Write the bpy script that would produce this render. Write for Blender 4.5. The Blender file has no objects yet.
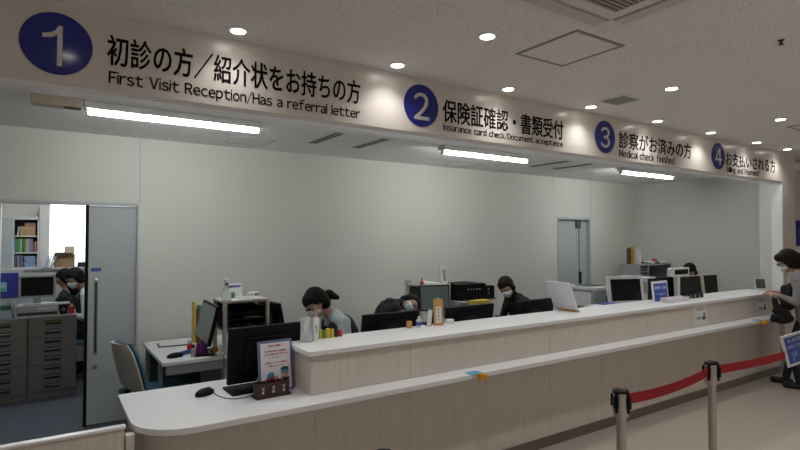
import bpy, bmesh, math, random
import numpy as np
from mathutils import Vector, Matrix, Euler
random.seed(7)
C = bpy.context.scene
COL = C.collection
PI = math.pi
R = math.radians

# ------------------------------------------------------------------ camera, world, exposure
cam_data = bpy.data.cameras.new('camera')
cam_data.sensor_width = 36.0
cam_data.lens = 36.0 * 533.0 / 800.0
cam_data.clip_start = 0.05
cam = bpy.data.objects.new('camera', cam_data)
COL.objects.link(cam)
cam.location = (0, 0, 1.65)
cam.rotation_euler = (R(90 + 1.4), 0, R(-33.7))
C.camera = cam

world = bpy.data.worlds.new('world')
C.world = world
world.use_nodes = True
world.node_tree.nodes['Background'].inputs[0].default_value = (0.8, 0.85, 0.95, 1)
world.node_tree.nodes['Background'].inputs[1].default_value = 0.02

C.view_settings.view_transform = 'Standard'
C.view_settings.look = 'None'
C.view_settings.gamma = 1.0
C.view_settings.use_curve_mapping = False
C.view_settings.exposure = 0.32
TUBE_POWER = 44.0
SPOT_POWER = 22.0
ROW_POWER = 3.7
REAR_POWER = 165.0
DISC_POWER = 9.0

# ------------------------------------------------------------------ materials
MATS = {}
def mat(name, col, rough=0.6, metal=0.0, spec=0.5, noise=0.0, nscale=30.0, emit=0.0, alpha=None, trans=0.0, stretch=None, bump=0.0):
    if name in MATS: return MATS[name]
    m = bpy.data.materials.new(name); m.use_nodes = True
    nt = m.node_tree; b = nt.nodes['Principled BSDF']
    b.inputs['Base Color'].default_value = (*col, 1)
    b.inputs['Roughness'].default_value = rough
    b.inputs['Metallic'].default_value = metal
    b.inputs['Specular IOR Level'].default_value = spec
    if trans: b.inputs['Transmission Weight'].default_value = trans
    if alpha is not None: b.inputs['Alpha'].default_value = alpha
    if emit:
        b.inputs['Emission Color'].default_value = (*col, 1)
        b.inputs['Emission Strength'].default_value = emit
    tc = nt.nodes.new('ShaderNodeTexCoord'); mp = nt.nodes.new('ShaderNodeMapping')
    nt.links.new(tc.outputs['Object'], mp.inputs['Vector'])
    if stretch: mp.inputs['Scale'].default_value = stretch
    nz = nt.nodes.new('ShaderNodeTexNoise'); nz.inputs['Scale'].default_value = nscale; nz.inputs['Detail'].default_value = 4
    nt.links.new(mp.outputs['Vector'], nz.inputs['Vector'])
    rp = nt.nodes.new('ShaderNodeValToRGB')
    k = max(noise, 0.01)
    rp.color_ramp.elements[0].position = 0.3; rp.color_ramp.elements[1].position = 0.7
    rp.color_ramp.elements[0].color = (*[c * (1 - k) for c in col], 1)
    rp.color_ramp.elements[1].color = (*[min(1, c * (1 + k)) for c in col], 1)
    nt.links.new(nz.outputs['Fac'], rp.inputs['Fac'])
    nt.links.new(rp.outputs['Color'], b.inputs['Base Color'])
    if bump:
        bp = nt.nodes.new('ShaderNodeBump'); bp.inputs['Strength'].default_value = bump; bp.inputs['Distance'].default_value = 0.003
        nt.links.new(nz.outputs['Fac'], bp.inputs['Height']); nt.links.new(bp.outputs['Normal'], b.inputs['Normal'])
    MATS[name] = m
    return m

def speckle_mat(name, col, dark, scale, lo, hi, rough, bump=0.0):
    m = mat(name, col, rough, noise=0.03, nscale=6)
    nt = m.node_tree; b = nt.nodes['Principled BSDF']
    nz = nt.nodes.new('ShaderNodeTexNoise'); nz.inputs['Scale'].default_value = scale; nz.inputs['Detail'].default_value = 3; nz.inputs['Roughness'].default_value = 0.7
    tc = [n for n in nt.nodes if n.type == 'TEX_COORD'][0]
    nt.links.new(tc.outputs['Object'], nz.inputs['Vector'])
    rp = nt.nodes.new('ShaderNodeValToRGB')
    rp.color_ramp.elements[0].position = lo; rp.color_ramp.elements[0].color = (*dark, 1)
    rp.color_ramp.elements[1].position = hi; rp.color_ramp.elements[1].color = (*col, 1)
    nt.links.new(nz.outputs['Fac'], rp.inputs['Fac']); nt.links.new(rp.outputs['Color'], b.inputs['Base Color'])
    if bump:
        bp = nt.nodes.new('ShaderNodeBump'); bp.inputs['Strength'].default_value = bump; bp.inputs['Distance'].default_value = 0.002
        nt.links.new(nz.outputs['Fac'], bp.inputs['Height']); nt.links.new(bp.outputs['Normal'], b.inputs['Normal'])
    return m

M_CEIL = speckle_mat('ceiling_board', (0.72, 0.70, 0.69), (0.50, 0.47, 0.46), 80, 0.34, 0.50, 0.9, 0.15)
M_CEIL_IN = speckle_mat('office_ceiling_board', (0.88, 0.88, 0.86), (0.70, 0.69, 0.68), 55, 0.34, 0.46, 0.9, 0.2)
M_FLOOR = speckle_mat('vinyl_floor', (0.50, 0.455, 0.41), (0.43, 0.385, 0.34), 60, 0.40, 0.60, 0.30)
M_CARPET = speckle_mat('carpet_tile', (0.115, 0.125, 0.16), (0.05, 0.055, 0.08), 120, 0.35, 0.65, 0.95, 0.4)
M_WALL = mat('office_wallpaper', (0.68, 0.675, 0.625), 0.75, noise=0.02, nscale=90, bump=0.05)
M_FASCIA = mat('fascia_panel', (0.69, 0.655, 0.615), 0.25, noise=0.015, nscale=3)
M_HALLWALL = mat('hall_wall', (0.60, 0.56, 0.52), 0.7, noise=0.02, nscale=40)
M_WOOD = mat('pale_ash_laminate', (0.67, 0.625, 0.565), 0.45, noise=0.055, nscale=9, stretch=(7, 7, 0.35))
M_TOP = mat('white_laminate', (0.80, 0.82, 0.85), 0.28, noise=0.01)
M_KICK = mat('grey_kickboard', (0.27, 0.235, 0.21), 0.5, noise=0.05)
M_BLACK = mat('black_plastic', (0.006, 0.006, 0.008), 0.5, spec=0.15, noise=0.2)
M_SCREEN = mat('dark_screen', (0.006, 0.007, 0.008), 0.25, spec=0.2, noise=0.1)
M_GSCREEN = mat('grey_green_screen', (0.13, 0.17, 0.18), 0.35, noise=0.03)
M_WHITE = mat('white_plastic', (0.66, 0.67, 0.67), 0.4, noise=0.02)
M_PAPER = mat('white_paper', (0.74, 0.76, 0.78), 0.8, noise=0.02)
M_GREY = mat('grey_plastic', (0.34, 0.35, 0.36), 0.45, noise=0.03)
M_DGREY = mat('dark_grey_plastic', (0.09, 0.095, 0.10), 0.45, noise=0.05)
M_BEIGE = mat('beige_board', (0.55, 0.49, 0.40), 0.6, noise=0.04)
M_STEEL = mat('brushed_steel', (0.42, 0.385, 0.36), 0.33, metal=0.9, noise=0.06, nscale=20, stretch=(12, 12, 0.5))
M_CHROME = mat('silver_metal', (0.6, 0.6, 0.6), 0.25, metal=1.0, noise=0.02)
M_RED = mat('red_webbing', (0.38, 0.003, 0.016), 0.7, noise=0.12, nscale=120)
M_BLUE = mat('sign_blue', (0.018, 0.024, 0.24), 0.12, noise=0.02)
M_TEXT = mat('black_lettering', (0.006, 0.006, 0.007), 0.8, spec=0.1, noise=0.02)
M_NUM = mat('pale_numeral', (0.62, 0.61, 0.60), 0.3, noise=0.02)
M_SKIN = mat('skin', (0.46, 0.27, 0.19), 0.55, noise=0.06, nscale=20)
M_HAIR = mat('black_hair', (0.010, 0.008, 0.008), 0.6, spec=0.15, noise=0.4, nscale=60, stretch=(1, 1, 0.2), bump=0.3)
M_MASK = mat('pale_face_mask', (0.62, 0.70, 0.76), 0.8, noise=0.03)
M_SHIRT = mat('pale_blouse', (0.50, 0.56, 0.60), 0.8, noise=0.06, nscale=25)
M_VEST = mat('black_vest', (0.014, 0.014, 0.02), 0.85, noise=0.2, nscale=40)
M_TROUSER = mat('dark_trousers', (0.012, 0.013, 0.02), 0.85, noise=0.2)
M_DOOR = mat('blue_grey_door', (0.47, 0.51, 0.52), 0.45, noise=0.02)
M_FRAME = mat('pale_metal_frame', (0.50, 0.52, 0.54), 0.4, noise=0.02)
M_DARK = mat('dark_gap', (0.02, 0.02, 0.022), 0.8, noise=0.1)
M_CAB = mat('taupe_cabinet', (0.165, 0.155, 0.145), 0.5, noise=0.04)
M_CARD = mat('brown_cardboard', (0.40, 0.27, 0.15), 0.85, noise=0.08, nscale=15)
M_TEAL = mat('blue_fabric', (0.055, 0.16, 0.25), 0.85, noise=0.12, nscale=80)
M_CLEAR = mat('clear_acrylic', (0.75, 0.80, 0.82), 0.15, noise=0.01, alpha=0.35)
M_YEL = mat('yellow_plastic', (0.60, 0.45, 0.05), 0.5, noise=0.04)
M_ORANGE = mat('amber_plastic', (0.80, 0.36, 0.01), 0.4, noise=0.04)
M_CYAN = mat('light_blue_pad', (0.10, 0.42, 0.62), 0.5, noise=0.04)
M_BAMBOO = mat('honey_wood', (0.55, 0.30, 0.10), 0.5, noise=0.10, nscale=8, stretch=(8, 8, 0.6))
M_BROWN = mat('dark_stained_wood', (0.045, 0.020, 0.014), 0.45, noise=0.2, nscale=12, stretch=(0.6, 8, 8))
M_GRILLE = mat('taupe_grille', (0.30, 0.27, 0.25), 0.6, noise=0.05)
M_GREEN = mat('green_binder', (0.10, 0.28, 0.05), 0.6, noise=0.05)
M_REDP = mat('red_plastic', (0.55, 0.03, 0.02), 0.4, noise=0.04)
M_PURPLE = mat('purple_plastic', (0.16, 0.015, 0.18), 0.35, noise=0.05)
M_RTEXT = mat('red_lettering', (0.50, 0.02, 0.04), 0.6, noise=0.02)
M_WTEXT = mat('white_lettering', (0.72, 0.74, 0.78), 0.6, noise=0.02)
M_PBLUE = mat('poster_blue', (0.045, 0.10, 0.42), 0.55, noise=0.04)
M_BBLUE = mat('border_blue', (0.10, 0.14, 0.38), 0.55, noise=0.04)

# ------------------------------------------------------------------ mesh helpers
class MB:
    def __init__(s): s.bm = bmesh.new()
    def _add(s, bm2, mtx):
        bmesh.ops.transform(bm2, matrix=mtx, verts=bm2.verts)
        me = bpy.data.meshes.new('tmp'); bm2.to_mesh(me); bm2.free()
        s.bm.from_mesh(me); bpy.data.meshes.remove(me)
        return s
    def box(s, x0, x1, y0, y1, z0, z1, mtx=None, bev=0.0):
        b = bmesh.new(); bmesh.ops.create_cube(b, size=1)
        bmesh.ops.scale(b, vec=(x1 - x0, y1 - y0, z1 - z0), verts=b.verts)
        bmesh.ops.translate(b, vec=((x0 + x1) / 2, (y0 + y1) / 2, (z0 + z1) / 2), verts=b.verts)
        if bev: bmesh.ops.bevel(b, geom=b.edges[:], offset=bev, segments=2, affect='EDGES', profile=0.5)
        return s._add(b, mtx or Matrix())
    def cyl(s, p0, p1, r0, r1=None, n=20, caps=True):
        p0, p1 = Vector(p0), Vector(p1); r1 = r0 if r1 is None else r1
        d = p1 - p0
        b = bmesh.new(); bmesh.ops.create_cone(b, cap_ends=caps, segments=n, radius1=r0, radius2=r1, depth=d.length)
        return s._add(b, Matrix.Translation((p0 + p1) / 2) @ d.to_track_quat('Z', 'Y').to_matrix().to_4x4())
    def sph(s, c, r, n=16, rot=None):
        r = (r, r, r) if isinstance(r, (int, float)) else r
        b = bmesh.new(); bmesh.ops.create_uvsphere(b, u_segments=n, v_segments=n // 2 + 2, radius=1)
        return s._add(b, Matrix.Translation(c) @ (rot or Matrix()) @ Matrix.Diagonal((*r, 1)))
    def prism(s, pts, z0, z1, mtx=None):
        b = bmesh.new(); vs = [b.verts.new((x, y, z0)) for x, y in pts]
        f = b.faces.new(vs); r = bmesh.ops.extrude_face_region(b, geom=[f])
        bmesh.ops.translate(b, vec=(0, 0, z1 - z0), verts=[v for v in r['geom'] if isinstance(v, bmesh.types.BMVert)])
        bmesh.ops.recalc_face_normals(b, faces=b.faces)
        return s._add(b, mtx or Matrix())
    def lathe(s, prof, c=(0, 0, 0), n=28):
        b = bmesh.new(); rings = []
        for r, z in prof:
            rings.append([b.verts.new((r * math.cos(2 * PI * i / n), r * math.sin(2 * PI * i / n), z)) for i in range(n)])
        for a, q in zip(rings, rings[1:]):
            for i in range(n): b.faces.new((a[i], a[(i + 1) % n], q[(i + 1) % n], q[i]))
        b.faces.new(rings[0][::-1]); b.faces.new(rings[-1])
        bmesh.ops.recalc_face_normals(b, faces=b.faces)
        return s._add(b, Matrix.Translation(c))
    def tube(s, pts, r, n=8):
        pts = [Vector(p) for p in pts]; b = bmesh.new(); rings = []
        for i, p in enumerate(pts):
            t = (pts[min(i + 1, len(pts) - 1)] - pts[max(i - 1, 0)]).normalized()
            q = t.to_track_quat('Z', 'Y')
            rings.append([b.verts.new(p + q @ Vector((r * math.cos(2 * PI * k / n), r * math.sin(2 * PI * k / n), 0))) for k in range(n)])
        for a, q in zip(rings, rings[1:]):
            for i in range(n): b.faces.new((a[i], a[(i + 1) % n], q[(i + 1) % n], q[i]))
        b.faces.new(rings[0][::-1]); b.faces.new(rings[-1])
        bmesh.ops.recalc_face_normals(b, faces=b.faces)
        return s._add(b, Matrix())
    def grid(s, f, nu, nv, thick=0.0):
        b = bmesh.new(); g = [[b.verts.new(f(i / nu, j / nv)) for j in range(nv + 1)] for i in range(nu + 1)]
        for i in range(nu):
            for j in range(nv): b.faces.new((g[i][j], g[i + 1][j], g[i + 1][j + 1], g[i][j + 1]))
        if thick:
            bmesh.ops.recalc_face_normals(b, faces=b.faces)
            bmesh.ops.solidify(b, geom=b.faces[:], thickness=thick)
        return s._add(b, Matrix())
    def done(s, name, m, parent=None, smooth=False, loc=None, rot=None):
        me = bpy.data.meshes.new(name); s.bm.to_mesh(me); s.bm.free()
        me.materials.append(m)
        if smooth:
            me.shade_smooth()
            try: me.set_sharp_from_angle(angle=R(40))
            except Exception: pass
        o = bpy.data.objects.new(name, me); COL.objects.link(o)
        if parent is not None: o.parent = parent
        if loc is not None: o.location = loc
        if rot is not None: o.rotation_euler = rot
        return o

def tag(o, label, cat, group=None, kind=None):
    o['label'] = label; o['category'] = cat
    if group: o['group'] = group
    if kind: o['kind'] = kind
    return o
def thing(name, label, cat, loc=(0, 0, 0), rz=0.0, group=None):
    o = bpy.data.objects.new(name, None); COL.objects.link(o); o.empty_display_size = 0.1
    o.location = loc; o.rotation_euler = (0, 0, rz)
    return tag(o, label, cat, group)
def struct(name, mb, m, label=None):
    o = mb.done(name, m); o['kind'] = 'structure'
    if label: o['label'] = label
    return o
def dup(root, label, loc=None, rz=None, group=None):
    r = root.copy(); COL.objects.link(r); r['label'] = label
    if loc is not None: r.location = loc
    if rz is not None: r.rotation_euler = (0, 0, rz)
    if group: r['group'] = group
    for ch in list(root.children):
        c = ch.copy(); COL.objects.link(c); c.parent = r
        for g in list(ch.children):
            d = g.copy(); COL.objects.link(d); d.parent = c
    return r
def latin_line(body):
    """one mesh of an English line set in the wide sans glyphs, letter by letter"""
    bm = bmesh.new(); x = 0.0; cache = {}
    for ch in body:
        if ch == ' ': x += 0.40; continue
        if ch in 'lIi':
            hh = 0.54 if ch == 'i' else 0.745
            for z0, z1 in ((0, hh), (0.655, 0.745)) if ch == 'i' else ((0, hh),):
                bm.faces.new([bm.verts.new(p) for p in ((x, z0, 0), (x + 0.078, z0, 0), (x + 0.078, z1, 0), (x, z1, 0))])
            x += 0.078 + 0.085; continue
        if ch not in cache:
            cu = bpy.data.curves.new('t', 'FONT'); cu.body = chr(ord(ch) + 0xFEE0); cu.resolution_u = 3
            to = bpy.data.objects.new('t', cu); COL.objects.link(to); bpy.context.view_layer.update()
            cache[ch] = bpy.data.meshes.new_from_object(to); bpy.data.objects.remove(to); bpy.data.curves.remove(cu)
        me = cache[ch]; n = len(bm.verts); bm.from_mesh(me); bm.verts.ensure_lookup_table()
        vs = bm.verts[n:]; lo = min(v.co.x for v in vs); hi = max(v.co.x for v in vs)
        q = 0.45 if ch == '/' else 1.0
        for v in vs: v.co.x = x + (v.co.x - lo) * q
        x += (hi - lo) * q + (0.075 if ch not in 'r' else 0.045)
    me = bpy.data.meshes.new('t'); bm.to_mesh(me); bm.free()
    for q in cache.values(): bpy.data.meshes.remove(q)
    return me
def lettering(name, body, x0, x1, z0, z1, y, m, parent=None, bold=0.0, depth=0.002, res=3, mtx=None):
    """text fitted to a box in the XZ plane, facing -Y"""
    if name in ('english_lettering', 'numeral'): me = latin_line(body)
    else:
        cu = bpy.data.curves.new('t', 'FONT'); cu.body = body; cu.resolution_u = res
        to = bpy.data.objects.new('t', cu); COL.objects.link(to); bpy.context.view_layer.update()
        me = bpy.data.meshes.new_from_object(to); bpy.data.objects.remove(to); bpy.data.curves.remove(cu)
    co = np.empty(len(me.vertices) * 3); me.vertices.foreach_get('co', co); co = co.reshape(-1, 3)
    lo, hi = co.min(0), co.max(0)
    out = np.empty_like(co)
    out[:, 0] = x0 + (co[:, 0] - lo[0]) / (hi[0] - lo[0]) * (x1 - x0)
    out[:, 2] = z0 + (co[:, 1] - lo[1]) / (hi[1] - lo[1]) * (z1 - z0)
    out[:, 1] = y
    me.vertices.foreach_set('co', out.ravel())
    bm = bmesh.new(); bm.from_mesh(me)
    if bold and (res > 1 or name == 'text_line'):      # thicker strokes
        e = bold * (z1 - z0); src = out.copy()
        for i, (dx, dz) in enumerate(((-e, 0), (e, 0), (0, -e), (0, e))):
            me.vertices.foreach_set('co', (src + np.array([dx, -0.00012 * (i + 1), dz])).ravel()); bm.from_mesh(me)
    bpy.data.meshes.remove(me)
    r = bmesh.ops.extrude_face_region(bm, geom=bm.faces[:])
    bmesh.ops.translate(bm, vec=(0, -depth, 0), verts=[v for v in r['geom'] if isinstance(v, bmesh.types.BMVert)])
    bmesh.ops.recalc_face_normals(bm, faces=bm.faces)
    if mtx: bmesh.ops.transform(bm, matrix=mtx, verts=bm.verts)
    me = bpy.data.meshes.new(name); bm.to_mesh(me); bm.free(); me.materials.append(m)
    o = bpy.data.objects.new(name, me); COL.objects.link(o)
    if parent is not None: o.parent = parent
    return o

# ------------------------------------------------------------------ structure
HC, OC = 2.71, 2.57          # hall and office ceiling heights
FY = 2.84                    # face of the sign fascia
BY = 5.40                    # office back wall
struct('floor', MB().box(-4.5, 14.5, -4.5, 2.95, -0.1, 0), M_FLOOR)
struct('floor_office', MB().box(-4.5, 8.6, 2.95, 9.6, -0.1, 0), M_CARPET)
struct('ceiling', MB().box(-4.5, 14.5, -4.5, 2.99, HC, HC + 0.1), M_CEIL)
struct('ceiling_office', MB().box(-4.5, 8.6, 2.99, 5.50, OC, OC + 0.1), M_CEIL_IN)
struct('ceiling_back_room', MB().box(-4.5, 2.5, 5.55, 9.6, OC, OC + 0.1), M_CEIL_IN)
# fascia with its chamfered lower lip
f = MB().box(-4.5, 7.93, FY, 2.99, 2.345, HC)
struct('beam_over_counter', f, M_FASCIA)
struct('trim_1', MB().box(-4.5, 7.56, FY + 0.012, 2.985, 2.325, 2.345), M_TOP)
struct('wall_pillar', MB().box(7.56, 7.93, FY, 2.97, 0, 2.345), M_FASCIA)
struct('wall_beside_pillar', MB().box(7.93, 8.95, 3.05, 3.25, 0, HC).box(7.93, 8.0, 2.97, 3.05, 0, HC), M_WALL)
struct('ceiling_strip', MB().box(8.0, 14.5, 2.99, 3.35, HC, HC + 0.1), M_CEIL)
struct('trim_2', MB().box(7.554, 7.56, FY + 0.01, 2.965, 0, 2.325), M_TOP)
b = MB()
b.box(-4.5, -0.30, BY, BY + 0.12, 0, OC); b.box(-0.30, 0.715, BY, BY + 0.12, 1.965, OC)
b.box(0.715, 6.47, BY, BY + 0.12, 0, OC); b.box(6.47, 7.26, BY, BY + 0.12, 1.955, OC); b.box(7.26, 8.6, BY, BY + 0.12, 0, OC)
struct('wall_back', b, M_WALL)
struct('wall_right', MB().box(8.49, 8.6, 3.25, BY, 0, OC), M_WALL)
struct('wall_left', MB().box(-4.6, -4.5, -4.5, 9.6, 0, HC), M_HALLWALL)
struct('wall_hall_end', MB().box(14.5, 14.6, -4.5, 9.6, 0, HC), M_HALLWALL)
struct('wall_hall_rear', MB().box(-4.5, 14.5, -4.6, -4.5, 0, HC), M_HALLWALL)
struct('wall_hall_far', MB().box(8.95, 14.5, 3.25, 3.35, 0, HC), M_HALLWALL)
# wallpaper joints on the back wall
for i, x in enumerate((0.725, 6.40, 7.27)):
    struct('trim_%d' % (3 + i), MB().box(x - 0.002, x + 0.002, BY - 0.0015, BY, 1.97, OC), M_GREY)
struct('baseboard_back', MB().box(0.72, 6.47, BY - 0.008, BY, 0, 0.06).box(7.26, 8.49, BY - 0.008, BY, 0, 0.06), M_KICK)

# sliding door at the left of the back wall
d = thing('door_1', 'grey-blue sliding door pushed open beside the back office opening', 'door', (0, 0, 0)); d['kind'] = 'structure'
MB().box(0.325, 0.705, BY + 0.035, BY + 0.07, 0.012, 1.935).done('door_leaf', M_DOOR, d)
MB().box(0.300, 0.325, BY + 0.03, BY + 0.075, 0.0, 1.94).done('edge_seal', M_BLACK, d)
MB().box(-0.305, 0.72, BY + 0.0, BY + 0.11, 1.94, 1.967).done('head_rail', M_FRAME, d)
MB().box(0.705, 0.722, BY - 0.006, BY + 0.10, 0, 1.967).box(-0.312, -0.297, BY - 0.006, BY + 0.10, 0, 1.967).done('door_frame', M_FRAME, d)
h = MB().box(0.372, 0.400, BY + 0.026, BY + 0.036, 0.62, 1.29, bev=0.004).done('door_handle', M_CHROME, d)
MB().box(0.379, 0.393, BY + 0.0245, BY + 0.0262, 0.65, 1.26).done('grip', M_DARK, h)
MB().cyl((0.385, BY + 0.02, 0.52), (0.385, BY + 0.036, 0.52), 0.017).done('lock', M_CHROME, d, True)
MB().box(0.345, 0.425, BY + 0.031, BY + 0.0345, 1.355, 1.385).done('name_plate', M_PBLUE, d)

# second door, half hidden behind the counter
d = thing('door_2', 'narrow grey door standing ajar in the back wall by the right corner', 'door'); d['kind'] = 'structure'
MB().box(6.49, 6.985, BY + 0.05, BY + 0.09, 0.01, 1.93).done('door_leaf', M_DOOR, d)
MB().box(6.985, 7.01, BY + 0.04, BY + 0.095, 0.01, 1.86).done('leaf_edge', M_WHITE, d)
MB().box(6.95, 7.05, BY + 0.02, BY + 0.1, 1.80, 1.93).box(7.01, 7.05, BY + 0.05, BY + 0.1, 0, 1.9).done('closer_and_gap_shade', M_DGREY, d)  # the full-height dark strip stands in for the shaded gap beside the leaf
MB().box(7.05, 7.245, BY + 0.06, BY + 0.11, 0, 1.94).done('side_panel', M_DOOR, d)
MB().box(6.465, 6.49, BY - 0.006, BY + 0.1, 0, 1.97).box(7.235, 7.262, BY - 0.006, BY + 0.1, 0, 1.97).box(6.49, 7.235, BY - 0.006, BY + 0.1, 1.935, 1.97).done('door_frame', M_FRAME, d)
MB().box(7.015, 7.035, BY + 0.0, BY + 0.05, 0.9, 1.12).done('door_handle', M_DARK, d)
struct('wall_shade_behind_door', MB().box(6.3, 7.5, BY + 0.12, BY + 0.2, 0, 2.2), M_DARK)  # near-black colour stands in for the unlit space beyond the door

# ------------------------------------------------------------------ reception counter
ct = thing('reception_counter', 'long two-tier reception counter with pale wood front and white tops', 'counter', (0, 0, 0))
WT = 0.742
# lower worktop, rounded front-left corner
pts = [(7.49, 2.70), (7.49, 3.50), (0.365, 3.50), (0.365, 2.96)]
cx, cy, rr = 0.365 + 0.26, 2.70 + 0.26, 0.26
pts += [(cx + rr * math.cos(a), cy + rr * math.sin(a)) for a in [PI + PI / 2 * i / 12 for i in range(1, 13)]]
wt = MB().prism(pts, WT - 0.032, WT).done('lower_worktop', M_TOP, ct)
bv = wt.modifiers.new('bevel', 'BEVEL'); bv.width = 0.003; bv.segments = 2; bv.limit_method = 'ANGLE'
ut = MB().box(1.262, 7.47, 2.828, 3.225, 0.972, 1.0).done('upper_top', M_TOP, ct)
bv = ut.modifiers.new('bevel', 'BEVEL'); bv.width = 0.003; bv.segments = 2
xs = [1.283, 1.985, 3.318, 4.65, 5.98, 7.46]
for a, q in zip(xs, xs[1:]):
    MB().box(a + 0.0015, q - 0.0015, 2.85, 2.868, WT + 0.001, 0.972).done('upper_panel', M_WOOD, ct)
MB().box(1.283, 1.301, 2.869, 3.18, WT + 0.001, 0.972).done('end_panel', M_WOOD, ct)
MB().box(1.30, 7.46, 3.16, 3.18, WT + 0.001, 0.972).box(1.302, 7.46, 2.869, 2.872, WT + 0.002, 0.97).done('upper_back_panel', M_TOP, ct)
xs = [0.63, 1.315, 1.985, 2.65, 3.32, 3.985, 4.65, 5.32, 5.985, 6.65, 7.49]
for a, q in zip(xs, xs[1:]):
    MB().box(a + 0.0012, q - 0.0012, 2.862, 2.88, 0.10, WT - 0.033).done('lower_panel', M_WOOD, ct)
def curved(u, v):
    a = PI / 2 * u
    return (0.63 - 0.21 * math.sin(a), 2.862 + 0.16 - 0.16 * math.cos(a), 0.10 + v * (WT - 0.135))
MB().grid(curved, 10, 1, 0.015).done('curved_corner_panel', M_WOOD, ct)
MB().box(0.412, 0.430, 3.02, 3.46, 0.0, WT - 0.033).done('side_panel', M_WOOD, ct)
MB().box(0.50, 7.49, 2.895, 2.91, 0.0, 0.105).done('kickboard', M_KICK, ct)
MB().box(0.46, 7.46, 3.42, 3.44, 0.0, WT - 0.034).done('inner_panel', M_TOP, ct)

gt = thing('swing_gate', 'low pale wood gate with white cap beside the counter end', 'gate', (0, 0, 0))
MB().box(-0.93, 0.33, 2.862, 2.89, 0.08, 0.742).done('gate_panel', M_WOOD, gt)
MB().box(-0.935, 0.335, 2.855, 2.897, 0.742, 0.755, bev=0.002).done('cap', M_TOP, gt)
MB().box(0.336, 0.372, 2.85, 2.90, 0.0, 0.708).done('hinge_post', M_WOOD, gt)
MB().box(-0.98, -0.936, 2.85, 2.90, 0.0, 0.755).done('latch_post', M_WOOD, gt)
MB().cyl((-0.145, 2.853, 0.72), (-0.145, 2.835, 0.72), 0.018).done('knob', M_CHROME, gt, True)

# ------------------------------------------------------------------ the four counter signs
def counter_sign(n, cx, jp, jb, en, eb, label, nb):
    t = thing('counter_sign', label, 'sign', (cx, FY, 2.525), 0, 'numbered signs over the counter')
    MB().cyl((0, 0, 0), (0, -0.004, 0), 0.140, n=64).done('number_disc', M_BLUE, t, True)
    if n == '1':
        MB().prism([(0.001, -0.100), (0.021, -0.100), (0.021, 0.082), (0.005, 0.082), (-0.006, 0.060), (-0.024, 0.046), (-0.055, 0.038), (-0.055, 0.020), (-0.020, 0.026), (0.001, 0.040)], 0.004, 0.006, mtx=Matrix.Rotation(PI / 2, 4, 'X')).done('numeral', M_NUM, t)
    else: lettering('numeral', n, nb[0], nb[1], -0.092, 0.083, -0.004, M_NUM, t, bold=0.014, res=6)
    lettering('japanese_lettering', jp, jb[0] - cx, jb[1] - cx, jb[2] - 2.525, jb[3] - 2.525, 0, M_TEXT, t, bold=0.014)
    lettering('english_lettering', en, eb[0] - cx, eb[1] - cx, eb[2] - 2.525, eb[3] - 2.525, 0, M_TEXT, t, bold=0.012)
counter_sign('1', 0.035, '初診の方／紹介状をお持ちの方', (0.235, 1.598, 2.468, 2.612), 'First Visit Reception/Has a referral letter', (0.243, 1.598, 2.366, 2.446), 'blue disc numeral 1 with First Visit Reception lettering, on the pale beam', (-0.05, 0.024))
counter_sign('2', 2.063, '保険証確認・書類受付', (2.245, 3.48, 2.442, 2.597), 'Insurance card check/Document acceptance', (2.25, 3.472, 2.372, 2.434), 'blue disc numeral 2 with Insurance card check lettering, on the pale beam', (-0.062, 0.060))
counter_sign('3', 4.028, '診察がお済みの方', (4.228, 5.44, 2.45, 2.602), 'Medical check finished', (4.228, 5.125, 2.372, 2.442), 'blue disc numeral 3 with Medical check finished lettering, on the pale beam', (-0.062, 0.060))
counter_sign('4', 5.985, 'お支払いされる方', (6.152, 7.367, 2.44, 2.592), 'Billing and Payment', (6.172, 6.94, 2.352, 2.436), 'blue disc numeral 4 with Billing and Payment lettering, on the pale beam', (-0.066, 0.064))

# ------------------------------------------------------------------ hall ceiling
def downlight(x, y, label, power=None, first=[None]):
    if first[0] is None:
        t = thing('recessed_downlight', label, 'ceiling light', (x, y, HC), 0, 'recessed downlights in the hall ceiling')
        MB().lathe([(0.045, 0.0), (0.058, 0.0), (0.058, -0.003), (0.045, -0.006)]).done('trim_ring', M_WHITE, t, True)
        MB().cyl((0, 0, -0.0061), (0, 0, -0.0075), 0.038, n=32).done('lens', mat('lamp_lens', (1.0, 0.96, 0.90), 0.3, emit=DISC_POWER), t, True)
        first[0] = t
    else:
        t = dup(first[0], label, (x, y, HC))
    l = bpy.data.lights.new('downlight_beam', 'SPOT'); l.energy = power or SPOT_POWER; l.color = (1.0, 0.955, 0.91); l.spot_size = R(130); l.spot_blend = 0.8; l.shadow_soft_size = 0.045
    lo = bpy.data.objects.new('downlight_beam', l); COL.objects.link(lo); lo.parent = t; lo.location = (0, 0, -0.02)
names = ['right of the numeral 1', 'before the numeral 2', 'above the Insurance card check lettering', 'near the numeral 3', 'above the Medical check finished lettering',
         'between numerals 3 and 4', 'above the numeral 4 lettering end', 'close to the corner pillar']
for x, n in zip((0.808, 1.782, 2.724, 3.652, 4.60, 5.549, 6.55, 7.344), names):
    downlight(x, 2.70, 'bright downlight in the row along the beam, ' + n, ROW_POWER)
downlight(1.918, 2.05, 'large bright downlight left of the square ceiling hatch')
downlight(3.676, 2.05, 'downlight in the hall ceiling beyond the small air vent')
downlight(5.445, 2.05, 'downlight in the hall ceiling towards the far pillar')
downlight(9.3, 2.05, 'downlight far along the hall, past the pillar')
for x in (-2.0, 0.8, 3.6, 6.4, 9.2): downlight(x, -1.4, 'unseen downlight added at the hall rear to brighten the ceiling', REAR_POWER)  # unseen rear row, added strong so the floor bounces light to the ceiling
downlight(0.1, 2.05, 'downlight in the hall ceiling over the low gate')

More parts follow.
